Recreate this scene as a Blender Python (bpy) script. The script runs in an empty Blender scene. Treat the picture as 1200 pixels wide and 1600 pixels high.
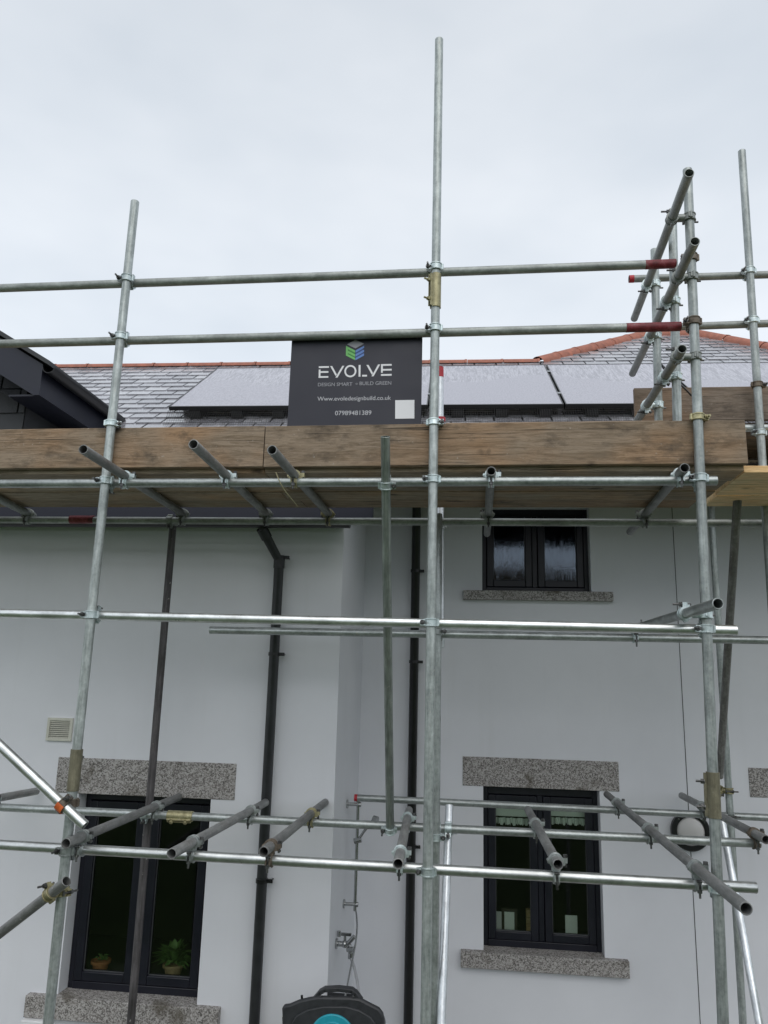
import bpy, bmesh, math, random
from mathutils import Vector, Matrix
R = math.radians
random.seed(7)
scene = bpy.context.scene
col = scene.collection

# ------------------------------------------------------------------ camera, sky, sun, exposure
EYE = 2.95                      # lens height above the yard by the wall
PITCH, ROLL, YAW, FPX = R(12.25), R(1.47), R(6.55), 1210.0
def _axes():
    f = Vector((0, math.cos(PITCH), math.sin(PITCH))); u = Vector((0, -math.sin(PITCH), math.cos(PITCH))); r = Vector((1, 0, 0))
    r2 = r*math.cos(ROLL) + u*math.sin(ROLL); u2 = -r*math.sin(ROLL) + u*math.cos(ROLL)
    Z = Matrix.Rotation(YAW, 3, 'Z')
    return Z @ r2, Z @ u2, Z @ f
RT, UP, FW = _axes()
cd = bpy.data.cameras.new('camera'); cam = bpy.data.objects.new('camera', cd); col.objects.link(cam)
cam.matrix_world = Matrix(((RT.x, UP.x, -FW.x, 0), (RT.y, UP.y, -FW.y, 0), (RT.z, UP.z, -FW.z, EYE), (0, 0, 0, 1)))
cd.sensor_fit = 'VERTICAL'; cd.sensor_height = 36.0; cd.lens = 36.0*FPX/1600.0
cd.clip_start = 0.05; cd.clip_end = 500
scene.camera = cam

SUN_EL, SUN_AZ = R(52), R(165)       # azimuth clockwise from +Y
w = bpy.data.worlds.new('World'); scene.world = w; w.use_nodes = True
nt = w.node_tree; nt.nodes.clear()
def N(t, ty, **k):
    n = t.nodes.new(ty)
    for a, b in k.items(): setattr(n, a, b)
    return n
out = N(nt, 'ShaderNodeOutputWorld'); bg = N(nt, 'ShaderNodeBackground')
sky = N(nt, 'ShaderNodeTexSky', sky_type='NISHITA', sun_disc=False, sun_elevation=SUN_EL, sun_rotation=SUN_AZ)
sky.air_density = 1.0; sky.dust_density = 4.0
tc = N(nt, 'ShaderNodeTexCoord'); mp = N(nt, 'ShaderNodeMapping'); mp.inputs['Scale'].default_value = (1, 1, 2.2)
nz = N(nt, 'ShaderNodeTexNoise'); nz.inputs['Scale'].default_value = 2.3; nz.inputs['Detail'].default_value = 4; nz.inputs['Roughness'].default_value = .5
rp = N(nt, 'ShaderNodeValToRGB')
rp.color_ramp.elements[0].position = .33; rp.color_ramp.elements[0].color = (8.1, 8.85, 9.7, 1)
rp.color_ramp.elements[1].position = .72; rp.color_ramp.elements[1].color = (10.5, 11.0, 11.6, 1)
sp = N(nt, 'ShaderNodeSeparateXYZ')
gr = N(nt, 'ShaderNodeMapRange'); gr.inputs['From Min'].default_value = 0.25; gr.inputs['From Max'].default_value = .85
gr.inputs['To Min'].default_value = 1.03; gr.inputs['To Max'].default_value = .76
mul = N(nt, 'ShaderNodeVectorMath', operation='SCALE')
mx = N(nt, 'ShaderNodeMix', data_type='RGBA'); mx.inputs[0].default_value = .88
nt.links.new(tc.outputs['Generated'], mp.inputs[0]); nt.links.new(mp.outputs[0], nz.inputs['Vector'])
nt.links.new(nz.outputs[0], rp.inputs[0]); nt.links.new(tc.outputs['Generated'], sp.inputs[0])
nt.links.new(sp.outputs['Z'], gr.inputs['Value']); nt.links.new(rp.outputs[0], mul.inputs[0]); nt.links.new(gr.outputs[0], mul.inputs['Scale'])
nt.links.new(sky.outputs[0], mx.inputs[6]); nt.links.new(mul.outputs[0], mx.inputs[7])
nt.links.new(mx.outputs[2], bg.inputs[0]); bg.inputs[1].default_value = .102
nt.links.new(bg.outputs[0], out.inputs[0])

sd = bpy.data.lights.new('sun', 'SUN'); sd.energy = 1.15; sd.angle = R(60); sd.color = (1, .97, .93)
so = bpy.data.objects.new('sun', sd); col.objects.link(so)
sdir = Vector((math.sin(SUN_AZ)*math.cos(SUN_EL), math.cos(SUN_AZ)*math.cos(SUN_EL), math.sin(SUN_EL)))
so.rotation_euler = sdir.to_track_quat('Z', 'Y').to_euler(); so.location = (2, -4, 12)

vs = scene.view_settings; vs.view_transform = 'Standard'; vs.look = 'None'; vs.gamma = 1; vs.exposure = 0.0
scene.cycles.max_bounces = 8; scene.cycles.transparent_max_bounces = 12

# ------------------------------------------------------------------ points from the surveyed photograph
def ray(x, y): return FW*FPX + RT*(x-600) - UP*(y-800)
def V3(p): return Vector((p[0], p[1], p[2]+EYE))
def PY(x, y, Y):
    d = ray(x, y); return V3(d*(Y/d.y))
def PZ(x, y, z):
    d = ray(x, y); return V3(d*(z/d.z))
def proj(p):
    q = Vector((p[0], p[1], p[2]-EYE)); k = q @ FW
    return 600+FPX*(q @ RT)/k, 800-FPX*(q @ UP)/k

# ------------------------------------------------------------------ mesh helpers
class MB:
    def __init__(s): s.v = []; s.f = []
    def add(s, vs_, fs):
        o = len(s.v); s.v += [Vector(v) for v in vs_]; s.f += [tuple(i+o for i in f) for f in fs]
    def box(s, a, b, M=None):
        (x0, y0, z0), (x1, y1, z1) = a, b
        v = [Vector(p) for p in ((x0,y0,z0),(x1,y0,z0),(x1,y1,z0),(x0,y1,z0),(x0,y0,z1),(x1,y0,z1),(x1,y1,z1),(x0,y1,z1))]
        if M is not None: v = [M @ p for p in v]
        s.add(v, [(0,3,2,1),(4,5,6,7),(0,1,5,4),(1,2,6,5),(2,3,7,6),(3,0,4,7)])
    def prism(s, pts, off):        # flat polygon extruded by vector off
        n = len(pts); a = [Vector(p) for p in pts]; o = Vector(off)
        s.add(a+[p+o for p in a], [tuple(range(n))[::-1], tuple(range(n, 2*n))]+[(i, (i+1) % n, (i+1) % n+n, i+n) for i in range(n)])
    def cyl(s, p, q, r, n=16, cap=True, r2=None):
        p = Vector(p); q = Vector(q); d = (q-p).normalized(); a = d.orthogonal().normalized(); b = d.cross(a)
        r2 = r if r2 is None else r2
        v = [p+(a*math.cos(t)+b*math.sin(t))*r for t in [2*math.pi*i/n for i in range(n)]]
        v += [q+(a*math.cos(t)+b*math.sin(t))*r2 for t in [2*math.pi*i/n for i in range(n)]]
        f = [(i, (i+1) % n, (i+1) % n+n, i+n) for i in range(n)]
        if cap: f += [tuple(range(n))[::-1], tuple(range(n, 2*n))]
        s.add(v, f)
    def shell(s, p, q, ri, ro, n=24, a0=0, a1=2*math.pi, up=None, ch=0.0):   # hollow tube or open half tube
        p = Vector(p); q = Vector(q); d = (q-p).normalized()
        a = (Vector(up)-d*d.dot(Vector(up))).normalized() if up is not None else d.orthogonal().normalized()
        b = d.cross(a); full = abs(a1-a0-2*math.pi) < 1e-6
        m = n if full else n+1
        ang = [a0+(a1-a0)*i/n for i in range(m)]
        prof = [(0, ri), (0, ro-ch), (ch, ro), (-ch, ro), (-0.0, ro-ch), (0, ri)] if ch else [(0, ri), (0, ro), (0, ro), (0, ri)]
        rows = []
        if ch:
            L = (q-p).length
            prof = [(0, ri), (0, ro-ch), (ch, ro), (L-ch, ro), (L, ro-ch), (L, ri)]
        else:
            L = (q-p).length; prof = [(0, ri), (0, ro), (L, ro), (L, ri)]
        k = len(prof); v = []
        for t in ang:
            e = a*math.cos(t)+b*math.sin(t)
            v += [p+d*h+e*rr for h, rr in prof]
        f = []
        for i in range(n):
            j = (i+1) % m
            for c in range(k): f.append((i*k+c, i*k+(c+1) % k, j*k+(c+1) % k, j*k+c))
        if not full: f += [tuple(range(k)), tuple((m-1)*k+c for c in range(k))[::-1]]
        s.add(v, f)
    def tube_path(s, pts, r, n=10):
        pts = [Vector(p) for p in pts]; m = len(pts); v = []
        up = (pts[1]-pts[0]).normalized().orthogonal().normalized()
        for i, p in enumerate(pts):
            d = (pts[min(i+1, m-1)]-pts[max(i-1, 0)]).normalized()
            up = (up-d*d.dot(up)).normalized(); b = d.cross(up)
            v += [p+(up*math.cos(2*math.pi*k/n)+b*math.sin(2*math.pi*k/n))*r for k in range(n)]
        f = [(i*n+k, i*n+(k+1) % n, (i+1)*n+(k+1) % n, (i+1)*n+k) for i in range(m-1) for k in range(n)]
        f += [tuple(range(n))[::-1], tuple((m-1)*n+k for k in range(n))]
        s.add(v, f)
    def sphere(s, c, r, sc=(1,1,1), n=14, m=9):
        c = Vector(c); v = [c+Vector((0,0,-r*sc[2]))]
        for i in range(1, m):
            t = math.pi*i/m-math.pi/2
            v += [c+Vector((r*sc[0]*math.cos(t)*math.cos(2*math.pi*k/n), r*sc[1]*math.cos(t)*math.sin(2*math.pi*k/n), r*sc[2]*math.sin(t))) for k in range(n)]
        v.append(c+Vector((0,0,r*sc[2])))
        f = [(0, 1+(k+1) % n, 1+k) for k in range(n)]
        for i in range(m-2): f += [(1+i*n+k, 1+i*n+(k+1) % n, 1+(i+1)*n+(k+1) % n, 1+(i+1)*n+k) for k in range(n)]
        T = len(v)-1; f += [(T, 1+(m-2)*n+k, 1+(m-2)*n+(k+1) % n) for k in range(n)]
        s.add(v, f)
    def build(s, name, mat, parent=None, smooth=True, bevel=0, recalc=True, M=None):
        org = parent_origin(parent)
        me = bpy.data.meshes.new(name)
        Mi = M.inverted() if M is not None else None
        vv = [(Mi @ p) if Mi else (p-org) for p in s.v]
        me.from_pydata([tuple(p) for p in vv], [], s.f)
        if recalc:
            bm = bmesh.new(); bm.from_mesh(me); bmesh.ops.recalc_face_normals(bm, faces=bm.faces); bm.to_mesh(me); bm.free()
        if smooth:
            me.polygons.foreach_set('use_smooth', [True]*len(me.polygons)); me.set_sharp_from_angle(angle=R(38))
        me.materials.append(mat)
        o = bpy.data.objects.new(name, me); col.objects.link(o)
        if parent is not None: o.parent = parent
        if M is not None:
            o.matrix_local = Matrix.Translation(-org) @ M
        if bevel:
            b = o.modifiers.new('bevel', 'BEVEL'); b.width = bevel; b.segments = 2; b.limit_method = 'ANGLE'; b.angle_limit = R(40)
        return o
def parent_origin(p):
    o = Vector((0, 0, 0))
    while p is not None: o = o+p.location; p = p.parent
    return o
def thing(name, label, cat, loc=(0,0,0), group=None, parent=None):
    o = bpy.data.objects.new(name, None); o.empty_display_size = .1; col.objects.link(o)
    if parent is not None: o.parent = parent; o.location = Vector(loc)-parent_origin(parent)
    else: o.location = loc
    if label: o['label'] = label
    if cat: o['category'] = cat
    if group: o['group'] = group
    return o
def tag(o, label, cat, group=None, kind=None):
    if label: o['label'] = label
    if cat: o['category'] = cat
    if group: o['group'] = group
    if kind: o['kind'] = kind
    return o

# ------------------------------------------------------------------ materials
def mat_new(name):
    m = bpy.data.materials.new(name); m.use_nodes = True; t = m.node_tree
    return m, t, t.nodes['Principled BSDF']
def ramp(t, stops, fac):
    r = N(t, 'ShaderNodeValToRGB'); e = r.color_ramp.elements
    while len(e) > 1: e.remove(e[-1])
    e[0].position = stops[0][0]; e[0].color = (*stops[0][1], 1)
    for p, c in stops[1:]:
        q = e.new(p); q.color = (*c, 1)
    t.links.new(fac, r.inputs[0]); return r.outputs[0]
def coords(t, scale, rnd=True, kind='Object'):
    tc = N(t, 'ShaderNodeTexCoord'); m = N(t, 'ShaderNodeMapping'); m.inputs['Scale'].default_value = scale
    src = tc.outputs[kind]
    if rnd:
        oi = N(t, 'ShaderNodeObjectInfo'); a = N(t, 'ShaderNodeVectorMath', operation='MULTIPLY_ADD')
        cb = N(t, 'ShaderNodeCombineXYZ')
        for i in range(3): t.links.new(oi.outputs['Random'], cb.inputs[i])
        t.links.new(cb.outputs[0], a.inputs[0]); a.inputs[1].default_value = (17, 23, 31); t.links.new(src, a.inputs[2]); src = a.outputs[0]
    t.links.new(src, m.inputs[0]); return m.outputs[0]
def noise(t, vec, scale, detail=4, rough=.55, dist=0):
    n = N(t, 'ShaderNodeTexNoise'); n.inputs['Scale'].default_value = scale; n.inputs['Detail'].default_value = detail
    n.inputs['Roughness'].default_value = rough; n.inputs['Distortion'].default_value = dist
    t.links.new(vec, n.inputs['Vector']); return n.outputs[0]
def mixc(t, a, b, f, mode='MIX'):
    m = N(t, 'ShaderNodeMix', data_type='RGBA', blend_type=mode)
    for i, s_ in ((6, a), (7, b)):
        if isinstance(s_, tuple): m.inputs[i].default_value = (*s_, 1)
        else: t.links.new(s_, m.inputs[i])
    if isinstance(f, (int, float)): m.inputs[0].default_value = f
    else: t.links.new(f, m.inputs[0])
    return m.outputs[2]
def maprange(t, v, a, b, c, d):
    m = N(t, 'ShaderNodeMapRange'); t.links.new(v, m.inputs[0])
    for i, x in enumerate((a, b, c, d)): m.inputs[i+1].default_value = x
    return m.outputs[0]
def bump(t, h, p, strength=.3, dist=.002):
    b = N(t, 'ShaderNodeBump'); b.inputs['Strength'].default_value = strength; b.inputs['Distance'].default_value = dist
    t.links.new(h, b.inputs['Height']); t.links.new(b.outputs[0], p.inputs['Normal'])

def galv(name, lo, hi, metal=.75, rough=(.3, .5), streak=.5, stain=None, stainamt=.5, bmp=.25):
    m, t, p = mat_new(name)
    c = coords(t, (1, 1, 1)); cs = coords(t, (1, 1, .07))
    n1 = noise(t, c, 55, 5, .6); n2 = noise(t, cs, 90, 4, .6); n3 = noise(t, c, 7, 3, .5)
    f = N(t, 'ShaderNodeMix', data_type='FLOAT'); f.inputs[0].default_value = streak
    t.links.new(n1, f.inputs[2]); t.links.new(n2, f.inputs[3])
    cc = ramp(t, [(.34, lo), (.66, hi)], f.outputs[0])
    n5 = noise(t, coords(t, (1, 1, .4)), 26, 4, .65)
    big = mixc(t, ramp(t, [(.3, (.80, .80, .80)), (.7, (1.08, 1.08, 1.08))], n3), ramp(t, [(.34, (.80, .80, .80)), (.64, (1.1, 1.1, 1.1))], n5), 1.0, 'MULTIPLY')
    cc = mixc(t, cc, big, 1.0, 'MULTIPLY')
    if stain:
        n4 = noise(t, coords(t, (1, 1, .35)), 9, 5, .7)
        cc = mixc(t, cc, stain, maprange(t, n4, .5, .72, 0, stainamt))
    sp1 = noise(t, c, 38, 3, .5); sp2 = noise(t, coords(t, (1, 1, .6)), 21, 5, .75)
    cc = mixc(t, cc, (.50, .49, .46), maprange(t, sp1, .69, .74, 0, .55))
    cc = mixc(t, cc, (.11, .065, .04), maprange(t, sp2, .66, .76, 0, .6))
    oi = N(t, 'ShaderNodeObjectInfo')
    hs = N(t, 'ShaderNodeHueSaturation'); t.links.new(cc, hs.inputs['Color'])
    t.links.new(maprange(t, oi.outputs['Random'], 0, 1, .85, 1.12), hs.inputs['Value'])
    t.links.new(hs.outputs[0], p.inputs['Base Color'])
    p.inputs['Metallic'].default_value = metal
    t.links.new(maprange(t, n1, .3, .7, rough[0], rough[1]), p.inputs['Roughness'])
    bump(t, f.outputs[0], p, bmp, .0012)
    return m
M_std = galv('galvanised standard', (.27, .305, .295), (.55, .59, .58), .5, (.36, .52), .6)
M_rail = galv('dull galvanised rail', (.25, .27, .255), (.40, .425, .41), .4, (.4, .55), .35, (.12, .12, .10), .3)
M_bright = galv('bright galvanised', (.66, .69, .68), (.78, .81, .81), .85, (.27, .36), .35, (.42, .42, .39), .35, .06)
M_white = galv('new galvanised', (.60, .64, .66), (.86, .89, .92), .7, (.28, .40), .6)
M_mid = galv('galvanised ledger', (.34, .375, .37), (.54, .575, .57), .65, (.30, .45), .4, (.14, .15, .14), .4)
M_dull = galv('weathered grey tube', (.19, .195, .195), (.33, .335, .33), .3, (.42, .6), .5, (.12, .10, .085), .5)
M_dark = galv('dark weathered tube', (.055, .052, .052), (.13, .12, .125), .2, (.5, .7), .8, (.02, .018, .016), .7)
M_mott = galv('mottled weathered tube', (.17, .165, .16), (.36, .36, .34), .3, (.5, .65), .5, (.10, .07, .055), .6)
M_green = galv('greenish galvanised', (.24, .28, .255), (.44, .475, .45), .55, (.33, .45), .9)
M_zinc = galv('zinc plated coupler', (.48, .58, .58), (.80, .88, .89), .55, (.28, .45), .3)
M_brass = galv('yellow passivated coupler', (.30, .27, .15), (.58, .54, .33), .6, (.35, .55), .3, (.12, .08, .04), .5)
M_brown = galv('rusty brown coupler', (.11, .085, .065), (.27, .23, .18), .4, (.5, .7), .3, (.06, .035, .02), .6)
M_sleeve = galv('khaki sleeve', (.15, .14, .095), (.29, .27, .19), .4, (.5, .65), .5, (.09, .08, .05), .5)
M_bolt = galv('dark bolt', (.06, .06, .058), (.24, .24, .24), .8, (.3, .5), .2)
def plain(name, c, rough=.5, metal=0, var=.15, sc=12, spec=.5, bmp=0):
    m, t, p = mat_new(name)
    n = noise(t, coords(t, (1, 1, 1)), sc, 5, .6)
    a = tuple(x*(1-var) for x in c); b = tuple(min(1, x*(1+var)) for x in c)
    t.links.new(ramp(t, [(.3, a), (.7, b)], n), p.inputs['Base Color'])
    t.links.new(maprange(t, n, .3, .7, rough*.85, min(1, rough*1.15)), p.inputs['Roughness'])
    p.inputs['Metallic'].default_value = metal; p.inputs['Specular IOR Level'].default_value = spec
    if bmp: bump(t, n, p, bmp, .002)
    return m
def paintmat():
    m, t, p = mat_new('worn red paint'); c = coords(t, (1, 1, 1)); n = noise(t, c, 24, 6, .7)
    cc = ramp(t, [(.3, (.075, .012, .014)), (.5, (.19, .02, .028)), (.62, (.27, .06, .07)), (.72, (.22, .21, .20))], n)
    t.links.new(cc, p.inputs['Base Color']); p.inputs['Roughness'].default_value = .5; bump(t, n, p, .2, .001); return m
M_red = paintmat()
M_redcap = plain('bright red paint', (.42, .018, .03), .5, 0, .35, 60)
M_orange = plain('orange plastic cap', (.62, .13, .03), .5, 0, .25, 50)
M_frame = plain('navy window frame', (.0085, .0095, .017), .36, 0, .15, 5)
M_fascia = plain('navy fascia', (.009, .011, .023), .45, 0, .2, 4)
M_black = plain('black plastic', (.009, .0095, .010), .33, 0, .3, 8)
M_pvc = plain('grey black downpipe', (.022, .024, .026), .42, 0, .3, 9)
M_chrome = plain('chrome', (.42, .43, .43), .22, .95, .1, 8)
M_hose = plain('pale grey hose', (.42, .43, .45), .4, 0, .1, 8)
M_reel = plain('charcoal plastic', (.030, .032, .036), .5, 0, .25, 30, bmp=.1)
M_teal = plain('turquoise plastic', (.02, .33, .42), .4, 0, .1, 20)
M_cream = plain('cream plastic', (.60, .60, .52), .45, 0, .06, 20)
M_white_p = plain('white plastic', (.72, .73, .74), .4, 0, .04, 10)
M_opal = plain('opal diffuser', (.62, .61, .60), .35, 0, .03, 6)
M_terra = plain('terracotta', (.34, .125, .082), .65, 0, .3, 18, bmp=.3)
M_yellow = plain('yellow label', (.75, .62, .04), .5, 0, .05, 10)
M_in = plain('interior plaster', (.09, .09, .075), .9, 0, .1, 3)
M_card = plain('white card', (.80, .85, .82), .6, 0, .03, 4)
M_wood_in = plain('picture frame wood', (.05, .042, .03), .5, 0, .2, 20)
M_orangepot = plain('terracotta pot', (.42, .17, .07), .8, 0, .2, 10)
M_wicker = plain('wicker pot', (.40, .28, .16), .8, 0, .3, 40)
M_leaf = plain('houseplant leaf', (.12, .22, .06), .5, 0, .4, 15)
M_sign = plain('dark slate sign board', (.021, .0215, .034), .5, 0, .06, 6)
M_wht = plain('white print', (.80, .80, .82), .5, 0, .02, 10)
M_gry = plain('grey print', (.33, .33, .36), .5, 0, .02, 10)
M_lgry = plain('light grey print', (.50, .50, .53), .5, 0, .02, 10)
M_grn = plain('green print', (.18, .52, .15), .5, 0, .02, 10)
M_grn2 = plain('dark green print', (.05, .26, .05), .5, 0, .02, 10)
M_blu = plain('blue print', (.13, .25, .58), .5, 0, .02, 10)
M_blu2 = plain('dark blue print', (.03, .07, .24), .5, 0, .02, 10)
M_grytop = plain('logo grey print', (.34, .34, .37), .5, 0, .02, 10)

def wood(name, a, b, dark, dirt=.5):
    m, t, p = mat_new(name)
    n1 = noise(t, coords(t, (.9, 9, 9)), 3.0, 9, .72, 1.2)
    fine = noise(t, coords(t, (6, 95, 95)), 2.5, 5, .75, .3)
    c = ramp(t, [(.25, dark), (.42, a), (.58, b), (.75, a)], n1)
    c = mixc(t, c, ramp(t, [(.3, (.50, .47, .44)), (.5, (.95, .95, .95)), (.7, (1.15, 1.15, 1.15))], fine), .8, 'MULTIPLY')
    warm = noise(t, coords(t, (1.1, 2, 2)), 1.7, 3, .5)
    c = mixc(t, c, mixc(t, c, (1.2, 1.0, .82), 1, 'MULTIPLY'), maprange(t, warm, .45, .65, 0, 1))
    blot = noise(t, coords(t, (2.4, 4.2, 4.2)), 2.4, 7, .7)
    c = mixc(t, c, dark, maprange(t, blot, .52, .70, 0, dirt))
    # knots: sparse dark eyes with a ring
    vo = N(t, 'ShaderNodeTexVoronoi'); vo.inputs['Scale'].default_value = 1.0; vo.inputs['Randomness'].default_value = 1
    dn = noise(t, coords(t, (7, 7, 7)), 3, 2, .5); vm = N(t, 'ShaderNodeVectorMath', operation='MULTIPLY_ADD')
    t.links.new(dn, vm.inputs[0]); vm.inputs[1].default_value = (.25, .25, .25); t.links.new(coords(t, (3.2, 6.5, 6.5)), vm.inputs[2]); t.links.new(vm.outputs[0], vo.inputs['Vector'])
    k = maprange(t, vo.outputs['Distance'], .05, .17, 1, 0)
    sc = N(t, 'ShaderNodeSeparateColor'); t.links.new(vo.outputs['Color'], sc.inputs[0])
    kk = N(t, 'ShaderNodeMath', operation='MULTIPLY'); t.links.new(k, kk.inputs[0]); t.links.new(maprange(t, sc.outputs[0], .45, .55, 0, .85), kk.inputs[1])
    c = mixc(t, c, tuple(x*.4 for x in dark), kk.outputs[0])
    crk = noise(t, coords(t, (.8, 45, 45)), 2.2, 3, .5, .4)
    c = mixc(t, c, tuple(x*.3 for x in dark), maprange(t, crk, .64, .68, 0, .8))
    spl = noise(t, coords(t, (11, 11, 11)), 5, 4, .6)
    c = mixc(t, c, (.52, .49, .45), maprange(t, spl, .66, .74, 0, .35))
    oi = N(t, 'ShaderNodeObjectInfo'); hs = N(t, 'ShaderNodeHueSaturation'); t.links.new(c, hs.inputs['Color'])
    t.links.new(maprange(t, oi.outputs['Random'], 0, 1, .80, 1.18), hs.inputs['Value'])
    t.links.new(hs.outputs[0], p.inputs['Base Color']); p.inputs['Roughness'].default_value = .75
    p.inputs['Specular IOR Level'].default_value = .3
    bump(t, fine, p, .4, .002)
    return m
M_toe = wood('weathered toe board timber', (.205, .152, .102), (.30, .232, .168), (.078, .06, .044), .9)
M_toe2 = wood('grey weathered timber', (.145, .115, .09), (.22, .18, .145), (.06, .048, .038), .75)
M_deck = wood('deck board timber', (.26, .21, .15), (.38, .315, .235), (.12, .095, .068), .55)
M_new = wood('new pale timber', (.62, .47, .26), (.78, .62, .38), (.45, .32, .17), .25)

def wallmat():
    m, t, p = mat_new('white render')
    c = coords(t, (1, 1, 1), False)
    n = noise(t, c, 1.1, 5, .55); st = noise(t, coords(t, (5, 5, .35), False), 1.5, 5, .6); fi = noise(t, c, 260, 3, .6)
    cc = ramp(t, [(.3, (.69, .705, .74)), (.7, (.765, .78, .815))], n)
    cc = mixc(t, cc, (.60, .61, .61), maprange(t, st, .58, .85, 0, .25))
    t.links.new(cc, p.inputs['Base Color']); p.inputs['Roughness'].default_value = .85; p.inputs['Specular IOR Level'].default_value = .25
    bump(t, fi, p, .25, .0008); return m
M_wall = wallmat()
def granite(dark=1.0, name='granite'):
    m, t, p = mat_new(name)
    c = coords(t, (1, 1, 1))
    v1 = N(t, 'ShaderNodeTexVoronoi'); v1.inputs['Scale'].default_value = 140; t.links.new(c, v1.inputs['Vector'])
    s = N(t, 'ShaderNodeSeparateColor'); t.links.new(v1.outputs['Color'], s.inputs[0])
    n = noise(t, c, 60, 4, .7)
    a = N(t, 'ShaderNodeMath', operation='ADD'); t.links.new(s.outputs[0], a.inputs[0]); t.links.new(n, a.inputs[1])
    cc = ramp(t, [(.62, (.095, .088, .082)), (.80, (.195, .182, .17)), (.92, (.30, .284, .27)), (1.0, (.46, .445, .43))], maprange(t, a.outputs[0], 0, 1.5, 0, 1.5))
    # ramp positions are clamped at one: rescale
    r = cc.node.color_ramp.elements
    for e, ps in zip(r, (.34, .50, .66, .9)): e.position = ps
    mr = cc.node.inputs[0].links[0].from_node; mr.inputs[4].default_value = 1.0
    big = noise(t, c, 4.5, 4, .6)
    cc = mixc(t, cc, (.075, .062, .04), maprange(t, big, .56, .70, 0, .7*dark))
    t.links.new(cc, p.inputs['Base Color']); p.inputs['Roughness'].default_value = .7
    bump(t, n, p, .7, .003); return m
M_gran = granite()
M_gran2 = granite(1.3, 'lichened granite')
def slate():
    m, t, p = mat_new('wet slate')
    at = N(t, 'ShaderNodeAttribute'); at.attribute_name = 'tint'
    n = noise(t, coords(t, (1, 1, 1), False), 14, 6, .65)
    s = N(t, 'ShaderNodeSeparateColor'); t.links.new(at.outputs['Color'], s.inputs[0])
    c = ramp(t, [(0, (.25, .25, .275)), (.5, (.33, .33, .36)), (1, (.47, .47, .50))], s.outputs[0])
    c = mixc(t, c, ramp(t, [(.3, (.75, .75, .75)), (.7, (1.2, 1.2, 1.2))], n), 1, 'MULTIPLY')
    t.links.new(c, p.inputs['Base Color']); t.links.new(maprange(t, n, .35, .65, .15, .3), p.inputs['Roughness'])
    p.inputs['IOR'].default_value = 1.75
    p.inputs['Coat Weight'].default_value = .6; p.inputs['Coat Roughness'].default_value = .12
    bump(t, n, p, .12, .002); return m
M_slate = slate()
M_clad = plain('slate cladding', (.035, .038, .042), .6, 0, .3, 9, bmp=.3)
M_gap = plain('dark roofing felt', (.006, .006, .007), .9, 0, .2, 9)
M_mesh = plain('black wire mesh', (.01, .01, .01), .5, 0, .1, 9)
def panelmat():
    m, t, p = mat_new('misted solar glass')
    c = coords(t, (1, 1, 1), True)
    dr = noise(t, c, 75, 5, .7); wv = noise(t, coords(t, (9, .9, 1)), 5, 5, .6, 1.2); big = noise(t, c, 1.2, 3, .5)
    sx = N(t, 'ShaderNodeSeparateXYZ'); tc = N(t, 'ShaderNodeTexCoord'); t.links.new(tc.outputs['Object'], sx.inputs[0])
    e = N(t, 'ShaderNodeMath', operation='MULTIPLY_ADD'); t.links.new(big, e.inputs[0]); e.inputs[1].default_value = 1.3; t.links.new(sx.outputs['Y'], e.inputs[2])
    up = maprange(t, e.outputs[0], 1.50, 1.56, 0, 1)                      # upper zone where the dew has run into rivulets
    mist = (.40, .395, .45)
    base = mixc(t, mist, (.31, .307, .355), maprange(t, dr, .45, .62, 0, 1))
    riv = ramp(t, [(.42, (.29, .288, .33)), (.50, (.36, .357, .41)), (.56, (.52, .518, .57)), (.62, (.34, .337, .39))], wv)
    cc = mixc(t, base, riv, up)
    t.links.new(cc, p.inputs['Base Color'])
    t.links.new(maprange(t, dr, .4, .62, .28, .5), p.inputs['Roughness'])
    p.inputs['IOR'].default_value = 1.7; p.inputs['Coat Weight'].default_value = .5; p.inputs['Coat Roughness'].default_value = .25
    bump(t, dr, p, .3, .002); return m
M_panel = panelmat()
def glassmat(name, tint, refl=1.0, wet=0):
    m, t, p = mat_new(name); t.nodes.remove(p); o = t.nodes['Material Output']
    tr = N(t, 'ShaderNodeBsdfTransparent'); tr.inputs[0].default_value = (*tint, 1)
    gl = N(t, 'ShaderNodeBsdfGlossy'); gl.inputs['Roughness'].default_value = .01
    fr = N(t, 'ShaderNodeFresnel'); fr.inputs[0].default_value = 1.5
    mt = N(t, 'ShaderNodeMath', operation='MULTIPLY'); mt.inputs[1].default_value = refl; t.links.new(fr.outputs[0], mt.inputs[0])
    ms = N(t, 'ShaderNodeMixShader'); t.links.new(mt.outputs[0], ms.inputs[0]); t.links.new(tr.outputs[0], ms.inputs[1]); t.links.new(gl.outputs[0], ms.inputs[2])
    if wet:
        gl.inputs[0].default_value = (.72, .84, 1, 1)
        c = coords(t, (14, 14, 1.6)); n = noise(t, c, 4, 5, .65, .8)
        b = N(t, 'ShaderNodeBump'); b.inputs['Strength'].default_value = .5; b.inputs['Distance'].default_value = .004
        t.links.new(n, b.inputs['Height']); t.links.new(b.outputs[0], gl.inputs['Normal']); gl.inputs['Roughness'].default_value = .06
    t.links.new(ms.outputs[0], o.inputs[0]); return m
M_glass = glassmat('window glass', (.88, .92, .88), .9)
M_glasswet = glassmat('rain streaked glass', (.5, .53, .55), 2.6, 1)
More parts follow.
